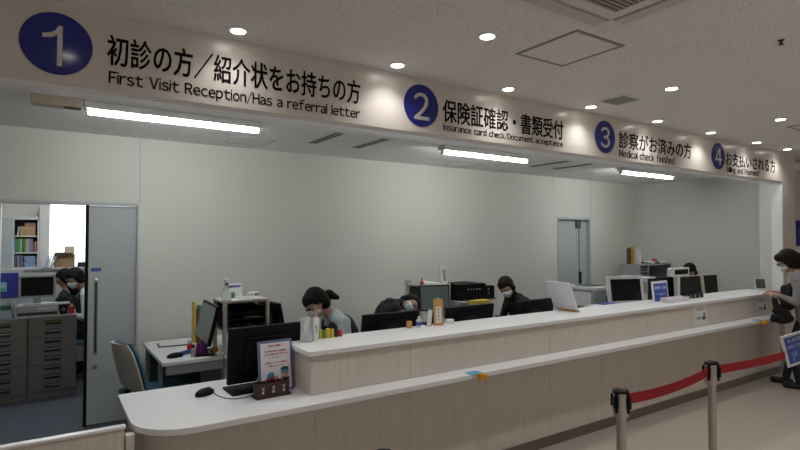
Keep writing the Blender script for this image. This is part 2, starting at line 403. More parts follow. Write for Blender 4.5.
def hatch(x0, x1, y0, y1, z, label, m, m2):
    t = thing('access_hatch', label, 'ceiling hatch', ((x0 + x1) / 2, (y0 + y1) / 2, z), 0)
    w, h = (x1 - x0) / 2, (y1 - y0) / 2; e = 0.020
    MB().box(-w, w, -h, -h + e, -0.004, 0).box(-w, w, h - e, h, -0.004, 0).box(-w, -w + e, -h + e, h - e, -0.004, 0).box(w - e, w, -h + e, h - e, -0.004, 0).done('hatch_frame', m2, t)
    MB().box(-w + e, w - e, -h + e, h - e, -0.0025, 0).done('panel', m, t)
hatch(2.238, 2.644, 1.732, 2.162, HC, 'square access hatch with grey edge beside the air conditioner', M_CEIL, mat('hatch_edge', (0.22, 0.22, 0.21), 0.5))
hatch(5.86, 6.27, 1.732, 2.162, HC, 'square access hatch with grey edge far along the hall ceiling', M_CEIL, mat('hatch_edge', (0.22, 0.22, 0.21), 0.5))
hatch(1.40, 1.80, 4.80, 5.18, OC, 'faint square hatch in the office ceiling left of the slot diffusers', M_CEIL_IN, M_FRAME)
hatch(4.10, 4.50, 4.85, 5.2, OC, 'faint square hatch in the office ceiling behind the middle strip light', M_CEIL_IN, M_FRAME)

t = thing('air_vent', 'small square grille set in the hall ceiling above numeral 3', 'air vent', (3.668, 2.45, HC))
MB().box(-0.125, 0.125, -0.125, 0.125, -0.004, 0).done('vent_frame', M_WHITE, t)
g = MB()
for i in range(13): g.box(-0.10, 0.10, -0.10 + i * 0.0155, -0.10 + i * 0.0155 + 0.011, -0.007, -0.004)
g.done('grille', M_GRILLE, t)

# four-way cassette air conditioner: its near corner shows at the top of the picture
t = thing('cassette_air_conditioner', 'four-way ceiling air conditioner with slatted centre, at the hall ceiling edge', 'air conditioner', (1.92, 1.215, HC))
W = 0.475
MB().box(-W, W, -W, W, -0.010, 0, bev=0.003).done('housing', mat('housing_white', (0.62, 0.60, 0.58), 0.5), t)
g = MB().box(-0.27, 0.27, -0.27, 0.27, -0.012, -0.010)
g.done('filter_backing', M_DARK, t)
g = MB()
for i in range(22): g.box(-0.265, 0.265, -0.265 + i * 0.0245, -0.265 + i * 0.0245 + 0.015, -0.016, -0.012)
g.done('grille', M_GRILLE, t)
for k in range(4):
    MB().box(-0.33, 0.33, -0.425, -0.335, -0.012, -0.009, mtx=Matrix.Rotation(k * PI / 2, 4, 'Z')).done('outlet', M_GREY, t)
    MB().box(-0.325, 0.325, -0.420, -0.345, -0.016, -0.0125, mtx=Matrix.Rotation(k * PI / 2, 4, 'Z') @ Matrix.Rotation(0.0, 4, 'X')).done('louver', mat('louver_taupe', (0.50, 0.44, 0.44), 0.5), t)
t = thing('sprinkler_head', 'tiny dark sprinkler head alone in the hall ceiling', 'sprinkler', (3.267, 1.222, HC))
MB().lathe([(0.016, 0), (0.016, -0.004), (0.006, -0.008), (0.006, -0.02), (0.014, -0.022), (0.014, -0.025)]).done('nozzle', M_DARK, t, True)

# ------------------------------------------------------------------ office ceiling: strip lights, diffusers, box
tube_m = mat('fluorescent_diffuser', (0.96, 1.0, 0.98), 0.4, emit=TUBE_POWER)
def strip(x, label, first=[None]):
    if first[0] is None:
        t = thing('fluorescent_batten', label, 'strip light', (x, 4.15, OC), 0, 'strip lights on the office ceiling')
        MB().box(-0.02, 1.19, -0.055, 0.055, -0.052, 0, bev=0.004).done('housing', M_WHITE, t)
        MB().box(0, 1.17, -0.022, 0.022, -0.083, -0.053, bev=0.010).done('diffuser', tube_m, t, True)
        MB().box(-0.012, 0.0, -0.026, 0.026, -0.086, -0.053).done('end_cap', M_WHITE, t)
        MB().box(1.17, 1.182, -0.026, 0.026, -0.086, -0.053).done('end_cap', M_WHITE, t)
        first[0] = t
    else: dup(first[0], label, (x, 4.15, OC))
strip(0.232, 'glowing strip light under the office ceiling behind the First Visit lettering')
strip(3.28, 'glowing strip light under the office ceiling behind the Insurance card lettering')
strip(6.22, 'glowing strip light under the office ceiling behind the Medical check lettering')

def slot(x, label, dark, first=[None]):
    t = thing('slot_diffuser', label, 'air vent', (x, 4.45, OC), 0, 'slot diffusers in the office ceiling')
    MB().box(-0.06, 0.06, -0.31, 0.31, -0.004, 0).done('vent_frame', M_WHITE, t)
    for k in (-0.022, 0.022): MB().box(k - 0.013, k + 0.013, -0.29, 0.29, -0.006, -0.004).done('slot', M_DARK if dark else M_DGREY, t)
for x, l in ((2.14, 'long dark slot diffuser, first of the pair past the hatch'), (2.62, 'long dark slot diffuser, second of the pair past the hatch'),
             (5.18, 'long slot diffuser past the middle strip light, first of its pair'), (5.62, 'long slot diffuser past the middle strip light, second of its pair')):
    slot(x, l, True)
t = thing('ceiling_cover_box', 'beige rectangular box hanging under the office ceiling by the first strip light', 'box', (0.055, 4.0, OC))
MB().box(-0.137, 0.137, 0, 0.10, -0.078, 0, bev=0.003).done('cover', M_BEIGE, t)
MB().box(0.04, 0.13, 0.002, 0.06, -0.083, -0.078).done('torn_tape', M_BROWN, t)

# ------------------------------------------------------------------ queue posts and belts
def stanchion(loc, label, rz, first=[None]):
    if first[0] is None:
        t = thing('queue_post', label, 'stanchion', loc, rz, 'steel queue posts in the hall')
        MB().lathe([(0.16, 0.0), (0.16, 0.012), (0.15, 0.020), (0.03, 0.032), (0.024, 0.05)], n=40).done('base', M_STEEL, t, True)
        MB().cyl((0, 0, 0.04), (0, 0, 0.83), 0.0215, n=32).done('pole', M_STEEL, t, True)
        MB().lathe([(0.0215, 0.825), (0.034, 0.829), (0.035, 0.835), (0.035, 0.938), (0.030, 0.939)], n=32).done('head', M_STEEL, t, True)
        MB().lathe([(0.0345, 0.938), (0.036, 0.940), (0.036, 0.948), (0.030, 0.953)], n=32).done('cap', M_BLACK, t, True)
        for k in range(4):
            mt = Matrix.Rotation(k * PI / 2, 4, 'Z')
            g = MB().box(-0.0065, 0.0065, 0.033, 0.039, 0.85, 0.94, mtx=mt).box(-0.011, 0.011, 0.036, 0.047, 0.870, 0.925, mtx=mt, bev=0.002)
            g.done('belt_clip', M_BLACK, t)
        first[0] = t; return t
    return dup(first[0], label, loc, rz)
posts = [(0.93, 1.49, 0), (2.222, 1.495, 0), (3.148, 1.545, 0), (4.50, 1.50, 0)]
stanchion(posts[0], 'steel queue post whose cap just shows at the bottom edge, without a belt', 0)
stanchion(posts[1], 'steel queue post at the near end of the red belt', 0.05)
stanchion(posts[2], 'steel queue post in the middle with red belts on both sides', 0.05)
stanchion(posts[3], 'steel queue post behind the blue notice at the far end of the belt', 0.05)
def belt(a, q, label, sag):
    A, B = Vector(a), Vector(q); dvec = (B - A).normalized()
    A = A + dvec * 0.044; B = B - dvec * 0.044
    def fn(u, v):
        p = A.lerp(B, u); z = 0.875 + 0.05 * v - sag * 4 * u * (1 - u)
        return (p.x, p.y, z)
    o = MB().grid(fn, 20, 1, 0.0015).done('belt', M_RED)
    o.name = 'barrier_belt'
    tag(o, label, 'barrier belt', 'red belts between the queue posts')
belt((posts[1][0], posts[1][1], 0), (posts[2][0], posts[2][1], 0), 'red webbing belt between the near post and the middle post', 0.020)
belt((posts[2][0], posts[2][1], 0), (posts[3][0], posts[3][1], 0), 'red webbing belt running from the middle post to the blue notice', 0.016)

# blue framed notice on the last post, tilted
t = thing('queue_notice', 'tilted blue notice in a white frame on the last queue post', 'notice', (4.12, 1.50, 0.955), 0)
t.rotation_euler = (R(-8), R(-9), R(-14))
MB().box(-0.105, 0.115, -0.006, 0.004, -0.135, 0.065, bev=0.002).done('frame', M_PAPER, t)
MB().box(-0.085, 0.100, -0.008, -0.006, -0.118, 0.048).done('blue_sheet', M_PBLUE, t)
lettering('heading', '次に並ぶ方は', -0.065, 0.085, 0.014, 0.038, -0.008, M_WTEXT, t, bold=0.02, depth=0.0008, res=1)
lettering('second_line', 'お待ちください', -0.075, 0.09, -0.024, -0.002, -0.008, M_WTEXT, t, bold=0.02, depth=0.0008, res=1)
MB().cyl((-0.015, -0.0085, -0.062), (-0.015, -0.008, -0.062), 0.018).cyl((0.035, -0.0085, -0.07), (0.035, -0.008, -0.07), 0.010).box(-0.05, -0.035, -0.0088, -0.008, -0.105, -0.05).box(0.06, 0.08, -0.0088, -0.008, -0.105, -0.06).done('pictogram', mat('pictogram_blue', (0.16, 0.30, 0.62), 0.6), t)
MB().box(-0.03, 0.36, 0.004, 0.012, -0.05, -0.03).done('bracket', M_BLACK, t)

# ------------------------------------------------------------------ monitors
def monitor(name, label, loc, rz, w, h, back=True, shell=M_BLACK, screen=M_SCREEN, tilt=6, lift=0.10, thick=0.03, group=None, foot=True, bez=0.018, footw=0.12):
    """origin at the foot; screen faces local -Y"""
    t = thing(name, label, 'monitor', loc, rz, group)
    tm = Matrix.Translation((0, 0, lift)) @ Matrix.Rotation(R(-tilt), 4, 'X')
    s = MB().box(-w / 2, w / 2, -thick / 2, thick / 2, 0, h, mtx=tm, bev=0.004)
    s.box(-w * 0.28, w * 0.28, thick / 2 - 0.001, thick / 2 + 0.018, h * 0.18, h * 0.82, mtx=tm, bev=0.008)
    hs = s.done('housing', shell, t)
    MB().box(-w / 2 + bez, w / 2 - bez, -thick / 2 - 0.0012, -thick / 2 + 0.001, bez, h - bez, mtx=tm).done('screen', screen, t)
    v = MB()
    for k in range(3): v.box(-w * 0.13, w * 0.13, thick / 2 + 0.018, thick / 2 + 0.0195, h * 0.60 + k * 0.014, h * 0.60 + k * 0.014 + 0.008, mtx=tm)
    v.done('vent_slots', M_DARK, hs)
    MB().box(-0.035, 0.035, 0.012, 0.035, 0.01, lift + h * 0.4, bev=0.004).done('stand_neck', shell, t)
    if foot: MB().box(-footw, footw, -0.075, 0.115, 0.0, 0.013, bev=0.004).done('stand_foot', shell, t)
    return t
# foreground monitor seen from behind, screen towards the office (+Y)
monitor('computer_monitor', 'large black monitor seen from behind on the white worktop behind the small poster', (1.135, 3.21, WT), PI + 0.03, 0.455, 0.335, tilt=4, lift=0.040, thick=0.03, footw=0.23)
monitor('computer_monitor', 'wide black monitor seen from behind, in front of the bowed clerk with the white mask', (2.18, 3.42, WT), PI + 0.02, 0.51, 0.29, tilt=8, lift=0.062, group='black counter monitors seen from behind')
monitor('computer_monitor', 'wide black monitor seen from behind, right of the wooden plaque', (2.96, 3.42, WT), PI + 0.02, 0.52, 0.29, tilt=8, lift=0.062, group='black counter monitors seen from behind')
monitor('computer_monitor', 'wide black monitor seen from behind, left of the leaning white sheet', (3.73, 3.42, WT), PI + 0.02, 0.52, 0.29, tilt=8, lift=0.060, group='black counter monitors seen from behind')
# on the first office desk
DT = 0.715
monitor('computer_monitor', 'grey-screened monitor angled on the desk left of the beige rack', (1.075, 4.50, DT), -PI / 2 - 0.05, 0.54, 0.31, screen=M_GSCREEN, tilt=13, lift=0.10, bez=0.014)
monitor('computer_monitor', 'black monitor back standing right of the beige rack', (1.70, 4.60, DT), PI / 2 + 0.12, 0.50, 0.30, tilt=12, lift=0.085)
# on the second office desk
monitor('computer_monitor', 'green-grey screened monitor in front of the second beige rack', (3.52, 4.60, DT), -0.30, 0.345, 0.275, screen=M_GSCREEN, tilt=5, lift=0.15, bez=0.014)
# far cluster on the counter
monitor('computer_monitor', 'pale grey framed monitor with dark screen beside the copier', (5.17, 3.40, WT + 0.10), -0.33, 0.44, 0.30, shell=M_WHITE, tilt=8, lift=0.105, bez=0.035)
monitor('computer_monitor', 'black monitor behind the small blue framed sign', (6.06, 3.56, WT), 0.06, 0.68, 0.32, tilt=3, lift=0.12, thick=0.04)
monitor('computer_monitor', 'black monitor behind the white customer display', (6.66, 3.50, WT), 0.0, 0.50, 0.32, tilt=3, lift=0.11)
monitor('computer_monitor', 'black monitor at the far end of the dark screens', (7.12, 3.50, WT), -0.05, 0.33, 0.29, tilt=3, lift=0.14)
monitor('computer_monitor', 'small white framed tablet screen at the far end of the counter top', (7.395, 3.03, 1.0), -0.55, 0.15, 0.145, shell=M_WHITE, screen=M_DGREY, tilt=8, lift=0.012, thick=0.014, foot=False, bez=0.016)

# white computer and box beside the pale monitor
t = thing('computer_tower', 'white upright computer case between the pale monitor and the dark screens', 'computer', (5.56, 3.56, WT))
MB().box(-0.06, 0.04, -0.14, 0.20, 0, 0.455, bev=0.006).done('case', M_WHITE, t)
MB().box(-0.045, 0.03, -0.146, -0.140, 0.30, 0.42).done('drive_bay', M_GREY, t)
MB().box(-0.14, 0.16, -0.16, 0.20, 0.456, 0.470, bev=0.003).done('lid', M_PAPER, t)

t = thing('monitor_riser', 'low dark riser shelf under the pale framed monitor', 'riser', (5.19, 3.40, WT))
MB().box(-0.24, 0.27, -0.13, 0.13, 0.086, 0.099, bev=0.002).done('shelf', M_DGREY, t)
for sx in (-0.235, 0.255): MB().box(sx, sx + 0.012, -0.13, 0.13, 0, 0.085).done('leg', M_DGREY, t)

# customer display
t = thing('customer_display', 'white pole-mounted customer display with dark readout', 'display', (6.02, 3.30, WT))
MB().box(-0.19, 0.19, -0.02, 0.03, 0.475, 0.57, bev=0.004).done('display_housing', M_WHITE, t)
MB().box(-0.12, 0.16, -0.0215, -0.019, 0.495, 0.55).done('readout', M_SCREEN, t)
MB().cyl((0, 0.005, 0.01), (0, 0.005, 0.476), 0.016).done('pole', M_WHITE, t, True)
MB().box(-0.09, 0.09, -0.07, 0.07, 0, 0.012, bev=0.003).done('base', M_WHITE, t)
# beige slanted board leaning
t = thing('leaning_board', 'narrow beige board leaning between two dark monitors', 'board', (6.74, 3.36, WT))
MB().box(-0.025, 0.025, -0.008, 0.008, 0, 0.47, mtx=Matrix.Rotation(R(-13), 4, 'Y'), bev=0.002).done('board', M_BEIGE, t)

# blue framed counter sign
t = thing('framed_blue_sign', 'small blue sign in a white frame standing on the upper counter', 'sign', (5.31, 3.10, 1.0), 0.02)
MB().box(-0.145, 0.145, -0.006, 0.006, 0, 0.205, mtx=Matrix.Rotation(R(-6), 4, 'X'), bev=0.002).done('frame', M_PAPER, t)
MB().box(-0.122, 0.125, -0.008, -0.006, 0.0, 0.182, mtx=Matrix.Rotation(R(-6), 4, 'X')).done('blue_sheet', M_PBLUE, t)
lettering('heading', '再来受付のご案内', -0.11, 0.11, 0.12, 0.155, -0.008, M_WTEXT, t, bold=0.02, depth=0.0008, res=1, mtx=Matrix.Rotation(R(-6), 4, 'X'))
lettering('lower_line', 'こちらでお願いします', -0.10, 0.10, 0.062, 0.078, -0.008, M_WTEXT, t, bold=0.01, depth=0.0008, res=1, mtx=Matrix.Rotation(R(-6), 4, 'X'))
t = thing('leaflet_tray', 'low clear tray with pinkish slips in front of the blue framed sign', 'tray', (5.38, 2.98, 1.0))
MB().box(-0.22, 0.18, -0.04, 0.04, 0, 0.006).box(-0.22, 0.18, -0.04, -0.036, 0.006, 0.045).box(-0.22, 0.18, 0.036, 0.04, 0.006, 0.05).done('tray_body', mat('frosted_tray', (0.72, 0.73, 0.76), 0.4), t)
MB().box(-0.20, 0.14, -0.033, 0.032, 0.007, 0.044).done('slips', mat('pink_slips', (0.62, 0.48, 0.54), 0.8, noise=0.15, nscale=60), t)
for i in range(5):
    tag(MB().box(-0.018, 0.018, -0.012, 0.012, 0, 0.045, bev=0.002).done('rubber_stamp', M_DARK, None, loc=(5.66 + i * 0.085, 3.04, 1.0)), 'small black stamp in the row beside the blue framed sign', 'stamp', 'small black stamps beside the blue sign')

# ------------------------------------------------------------------ copier and files
t = thing('side_table', 'grey side table under the copier behind the counter', 'table', (5.42, 3.98, 0))
MB().box(-0.42, 0.42, -0.30, 0.30, 0.66, 0.69, bev=0.003).done('table_top', M_GREY, t)
for sx in (-0.40, 0.37):
    for sy in (-0.28, 0.25): MB().box(sx, sx + 0.03, sy, sy + 0.03, 0, 0.66).done('leg', M_DGREY, t)
t = thing('laser_printer', 'bulky pale grey laser printer with dark paper slot behind the counter', 'printer', (5.42, 3.95, 0.69))
MB().box(-0.26, 0.28, -0.16, 0.26, 0.0, 0.36, bev=0.012).done('body', M_GREY, t)
MB().box(-0.27, 0.29, -0.17, 0.27, 0.361, 0.40, bev=0.008).done('lid', M_WHITE, t)
MB().box(-0.05, 0.265, -0.166, -0.159, 0.12, 0.29).done('paper_slot', M_DARK, t)
MB().box(-0.275, -0.259, -0.12, 0.22, 0.18, 0.34, bev=0.003).done('front_cover', M_WHITE, t)
MB().box(-0.30, -0.262, -0.10, 0.20, 0.05, 0.17, bev=0.003).done('paper_cassette', M_DGREY, t)
MB().box(-0.18, 0.1, -0.05, 0.17, 0.401, 0.412).done('glass_rim', M_DGREY, t)
t = thing('file_stack', 'flat stack of files with a blue folder on the inner worktop', 'files', (4.78, 3.36, WT))
MB().box(-0.22, 0.20, -0.12, 0.12, 0, 0.19).done('white_files', M_PAPER, t)
MB().box(0.0, 0.20, -0.13, 0.12, 0.19, 0.232).done('blue_folder', M_PBLUE, t)
MB().box(-0.22, -0.02, -0.12, 0.12, 0.19, 0.225).done('clear_folder', M_WHITE, t)
# leaning white sheet in wooden holder (runs across the counter top)
t = thing('document_stand', 'white sheet leaning in a small wooden holder on the upper counter', 'document stand', (3.895, 3.13, 1.0), 0)
MB().box(-0.02, 0.02, -0.10, 0.10, 0, 0.020, bev=0.003).done('wooden_holder', M_BAMBOO, t)
MB().box(-0.004, 0.004, -0.105, 0.155, 0.014, 0.285, mtx=Matrix.Rotation(R(-24), 4, 'Y')).done('sheet', M_PAPER, t)

# ------------------------------------------------------------------ wooden plaque and small things on the upper counter
t = thing('wooden_plaque', 'upright honey-coloured wooden plaque with vertical writing on the upper counter', 'plaque', (2.445, 3.15, 1.0), -0.30)
MB().box(-0.036, 0.036, -0.006, 0.006, 0.0, 0.195, mtx=Matrix.Rotation(R(-4), 4, 'X'), bev=0.002).done('board', M_BAMBOO, t)
MB().box(-0.020, 0.020, -0.008, -0.006, 0.02, 0.140, mtx=Matrix.Rotation(R(-4), 4, 'X')).done('label_strip', M_PAPER, t)
for i, ch in enumerate('総合受付'):
    lettering('character', ch, -0.009, 0.009, 0.112 - i * 0.026, 0.130 - i * 0.026, -0.008, M_TEXT, t, bold=0.02, depth=0.0006, res=1, mtx=Matrix.Rotation(R(-4), 4, 'X'))
MB().box(-0.032, 0.032, 0.006, 0.05, 0, 0.006).done('foot', M_BAMBOO, t)
MB().sph((0, 0.012, 0.199), 0.006).done('pin', M_WHITE, t, True)
t = thing('card_holder', 'white card leaning just left of the wooden plaque', 'card', (2.37, 3.17, 1.0), 0.2)
MB().box(-0.022, 0.022, -0.002, 0.002, 0, 0.12, mtx=Matrix.Rotation(R(10), 4, 'Y')).done('card', M_PAPER, t)
MB().box(-0.025, 0.025, -0.012, 0.014, 0, 0.008).done('base', M_CLEAR, t)
t = thing('glue_bottle', 'small white bottle with blue label left of the wooden plaque', 'bottle', (2.28, 3.17, 1.0))
MB().lathe([(0.020, 0), (0.021, 0.01), (0.021, 0.05), (0.010, 0.06)]).done('bottle_body', M_WHITE, t, True)
MB().lathe([(0.0215, 0.015), (0.0218, 0.018), (0.0218, 0.04), (0.0215, 0.042)]).done('label_band', M_PBLUE, t, True)
MB().lathe([(0.010, 0.06), (0.011, 0.062), (0.007, 0.08)]).done('bottle_cap', M_WHITE, t, True)
tag(MB().box(-0.03, 0.03, -0.02, 0.02, 0, 0.035, bev=0.003).done('tissue_packet', M_PAPER, None, loc=(2.565, 3.17, 1.0)), 'small white packet just right of the wooden plaque', 'packet')
tag(MB().box(-0.018, 0.018, -0.012, 0.012, 0, 0.05, bev=0.003).done('wooden_block', M_BAMBOO, None, loc=(2.20, 3.18, 1.0)), 'tiny honey-brown block beside the small white bottle', 'block')

# left end of the upper counter
t = thing('leaflet_stand', 'clear stand with white leaflets at the near end of the upper counter', 'leaflet stand', (1.375, 3.12, 1.0), -0.35)
MB().box(-0.035, 0.035, -0.025, -0.022, 0, 0.07).box(-0.035, 0.035, -0.025, 0.03, 0, 0.004).box(-0.035, 0.035, 0.027, 0.030, 0, 0.15).done('holder', M_CLEAR, t)
MB().box(-0.028, 0.004, -0.015, -0.011, 0.005, 0.155, mtx=Matrix.Rotation(R(7), 4, 'Y')).box(-0.030, 0.0, 0.0, 0.004, 0.005, 0.145, mtx=Matrix.Rotation(R(9), 4, 'Y')).done('leaflet', M_PAPER, t)
t = thing('chopstick_sleeve', 'slim white paper sleeve with tan sticks beside the clear leaflet stand', 'stick holder', (1.435, 3.115, 1.0))
MB().box(-0.017, 0.017, -0.010, 0.010, 0, 0.150, bev=0.002).done('sleeve', M_PAPER, t)
MB().box(-0.009, -0.001, -0.006, 0.0, 0.14, 0.205).box(0.002, 0.010, -0.002, 0.004, 0.14, 0.195).done('sticks', mat('tan_wood', (0.55, 0.34, 0.16), 0.6), t)
MB().tube([(-0.012, 0, 0.20), (-0.016, 0, 0.218), (-0.006, 0, 0.212), (0.004, 0, 0.222), (0.012, 0, 0.205)], 0.002).done('wire_tie', M_WHITE, t)
lettering('sleeve_writing', 'ご意見', -0.006, 0.006, 0.05, 0.10, -0.0101, M_TEXT, t, depth=0.0005, res=1)
for i, (x, y, m, w, hh, l) in enumerate(((1.49, 3.165, M_YEL, 0.012, 0.055, 'yellow marker standing at the near end of the counter top'), (1.518, 3.17, M_GREEN, 0.014, 0.05, 'green glue stick beside the yellow markers'),
                                (1.547, 3.17, M_YEL, 0.015, 0.058, 'second yellow marker nearer the red-capped one'), (1.578, 3.17, M_YEL, 0.014, 0.052, 'third yellow marker beside the dark one'),
                                (1.607, 3.17, M_DARK, 0.013, 0.05, 'dark marker beside the red-capped one'), (1.638, 3.17, M_REDP, 0.016, 0.042, 'short red-capped marker last in the row'))):
    t = thing('marker', l, 'marker', (x, y, 1.0), 0, 'markers at the near end of the counter top')
    MB().lathe([(w, 0), (w, hh * 0.62), (w * 0.9, hh * 0.64)], n=16).done('barrel', m, t, True)
    MB().lathe([(w * 0.95, hh * 0.64), (w * 0.95, hh), (w * 0.6, hh * 1.04)], n=16).done('marker_cap', m, t, True)

# notices stuck to the counter front
def notice(x, z, w, h, label, y=2.85):
    t = thing('paper_notice', label, 'notice', (x, y, z), 0, 'paper notices on the counter front')
    MB().box(-w / 2, w / 2, -0.002, 0, -h / 2, h / 2).done('sheet', M_PAPER, t)
    lettering('heading', 'お支払い', -w * 0.32, w * 0.32, h * 0.17, h * 0.32, -0.002, M_TEXT, t, bold=0.03, depth=0.0006, res=1)
    lettering('small_line', '番号順', -w * 0.34, 0.0, -h * 0.26, -h * 0.10, -0.002, M_TEXT, t, depth=0.0006, res=1)
    g = MB().cyl((w * 0.27, -0.002, -h * 0.02), (w * 0.27, -0.003, -h * 0.02), w * 0.07).box(w * 0.12, w * 0.38, -0.003, -0.002, -h * 0.28, -h * 0.12)
    g.done('pictogram', M_DGREY, t)
notice(5.60, 0.872, 0.25, 0.215, 'white paper notice on the upper wood front, nearer the numeral 3')
notice(6.98, 0.868, 0.25, 0.215, 'white paper notice on the upper wood front beside the standing visitor')

def cane_holder(x, label):
    t = thing('cane_holder', label, 'cane holder', (x, 2.70, WT), 0, 'blue and amber cane holders on the shelf edge')
    def pad(u, v):
        return (-0.055 + 0.11 * u, -0.012 + 0.075 * v, 0.0015 + 0.003 * math.sin(PI * u))
    MB().grid(pad, 8, 2, 0.003).done('grip_pad', M_CYAN, t)
    MB().cyl((0.03, -0.028, -0.035), (0.03, -0.028, 0.002), 0.026, n=24).cyl((0.01, -0.02, -0.03), (0.05, -0.02, -0.03), 0.012).box(0.004, 0.056, -0.022, -0.001, -0.034, 0.001).done('hook', M_ORANGE, t, True)
cane_holder(2.42, 'blue and amber cane holder clipped on the shelf below the plaque')
cane_holder(6.56, 'blue and amber cane holder clipped on the shelf beside the visitor')

# ------------------------------------------------------------------ on the near worktop
t = thing('computer_mouse', 'black mouse lying on the near end of the white worktop', 'mouse', (0.785, 3.215, WT), 0.5)
MB().sph((0, 0, 0.010), (0.064, 0.036, 0.030), 20).done('mouse_body', M_BLACK, t, True)
MB().box(0.020, 0.034, -0.003, 0.003, 0.032, 0.040, bev=0.001).done('scroll_wheel', M_DGREY, t)
bm_cut = t.children[0].data
for v in bm_cut.vertices: v.co.z = max(v.co.z, 0.001)
cord = MB().tube([(0.835, 3.195, WT + 0.006), (0.842, 3.13, WT + 0.003), (0.865, 3.07, WT + 0.003), (0.91, 3.025, WT + 0.003), (0.975, 3.03, WT + 0.003), (1.05, 3.085, WT + 0.003), (1.12, 3.13, WT + 0.003)], 0.0022)
tag(cord.done('mouse_cord', M_BLACK), 'thin black mouse cord curling over the white worktop', 'cord')

t = thing('counter_poster', 'small blue-bordered poster with red writing leaning beside the upper counter', 'poster', (1.155, 3.045, WT), 0.06)
PT = Matrix.Rotation(R(-7), 4, 'X')
MB().box(-0.108, 0.108, -0.004, 0.004, 0, 0.30, mtx=PT, bev=0.001).done('backing', M_CLEAR, t)
MB().box(-0.106, 0.106, -0.0055, -0.004, 0.003, 0.298, mtx=PT).done('border', M_BBLUE, t)
MB().box(-0.094, 0.094, -0.0065, -0.0055, 0.014, 0.286, mtx=PT).done('sheet', M_PAPER, t)
for i, (s, w, z, hh) in enumerate((('面会の皆様へ', 0.045, 0.262, 0.013), ('咳 発熱 鼻水 頭痛等', 0.066, 0.232, 0.011), ('のある場合は必ずお申し出', 0.074, 0.214, 0.011), ('ください', 0.045, 0.196, 0.010),
                                  ('入館時のマスクの着用に', 0.074, 0.165, 0.011), ('ご協力ください', 0.055, 0.147, 0.011))):
    lettering('text_line', s, -w, w, z, z + hh, -0.0065, M_RTEXT, t, bold=0.03, depth=0.0005, res=1, mtx=PT)
g = MB().sph((-0.035, -0.0075, 0.075), (0.030, 0.0012, 0.026), 16).box(-0.065, -0.012, -0.0085, -0.0065, 0.030, 0.062)
for v in g.bm.verts: v.co = PT @ v.co
g.done('drawn_figure', mat('drawing_red', (0.42, 0.05, 0.04), 0.6), t)
g = MB().sph((-0.035, -0.0095, 0.100), (0.022, 0.0012, 0.018), 16).box(0.030, 0.074, -0.0115, -0.0105, 0.105, 0.122)
for v in g.bm.verts: v.co = PT @ v.co
g.done('drawn_cap', mat('drawing_blue', (0.06, 0.25, 0.45), 0.6), t)
g = MB().sph((0.052, -0.0075, 0.105), (0.026, 0.0012, 0.028), 16)
for v in g.bm.verts: v.co = PT @ v.co
g.done('drawn_face', mat('drawing_skin', (0.6, 0.42, 0.32), 0.6), t)
g = MB().box(0.024, 0.080, -0.0085, -0.0070, 0.030, 0.078).sph((0.052, -0.0090, 0.128), (0.026, 0.0012, 0.013), 16)
for v in g.bm.verts: v.co = PT @ v.co
g.done('drawn_clothes', mat('drawing_dark', (0.02, 0.05, 0.07), 0.6), t)

t = thing('pen_box', 'dark wooden pen box with white writing in front of the small poster', 'pen box', (1.100, 2.985, WT), 0.06)
MB().box(-0.105, 0.105, -0.042, 0.042, 0, 0.012, bev=0.001).done('tray', M_BROWN, t)
g = MB()
for x0 in (-0.095, -0.033, 0.030):
    g.box(x0, x0 + 0.065, -0.034, -0.030, 0.012, 0.082); g.box(x0, x0 + 0.065, 0.030, 0.034, 0.012, 0.082)
    g.box(x0, x0 + 0.004, -0.030, 0.030, 0.012, 0.082); g.box(x0 + 0.061, x0 + 0.065, -0.030, 0.030, 0.012, 0.082)
g.done('compartments', M_BROWN, t)
for k, s in enumerate(('鉛筆', '老眼鏡', '印鑑')):
    x = -0.064 + k * 0.063
    for j, ch in enumerate(s[:2]): lettering('character', ch, x - 0.008, x + 0.008, 0.047 - j * 0.022, 0.064 - j * 0.022, -0.034, M_WTEXT, t, bold=0.02, depth=0.0005, res=1)
pens = [(-0.07, 0.0, -14, M_DARK), (-0.055, 0.01, -30, M_CHROME), (-0.005, 0.0, 8, M_BROWN), (0.005, -0.01, 20, M_REDP), (0.045, 0.0, -10, M_DARK), (0.06, 0.01, 12, M_BAMBOO), (0.05, -0.012, 5, M_CHROME)]
for i, (x, y, a, m) in enumerate(pens):
    o = MB().cyl((0, 0, 0), (0, 0, 0.088), 0.0035, n=8).cyl((0, 0, 0.088), (0, 0, 0.100), 0.0035, 0.0012, n=8).done('pen', m, None, True)
    p = Matrix.Translation(t.location) @ Matrix.Rotation(0.06, 4, 'Z') @ Vector((x, y, 0.016))
    o.location = p; o.rotation_euler = (R(3), R(a * 0.55), 0)
    tag(o, 'pen standing in the dark wooden pen box', 'pen', 'pens in the dark wooden pen box')

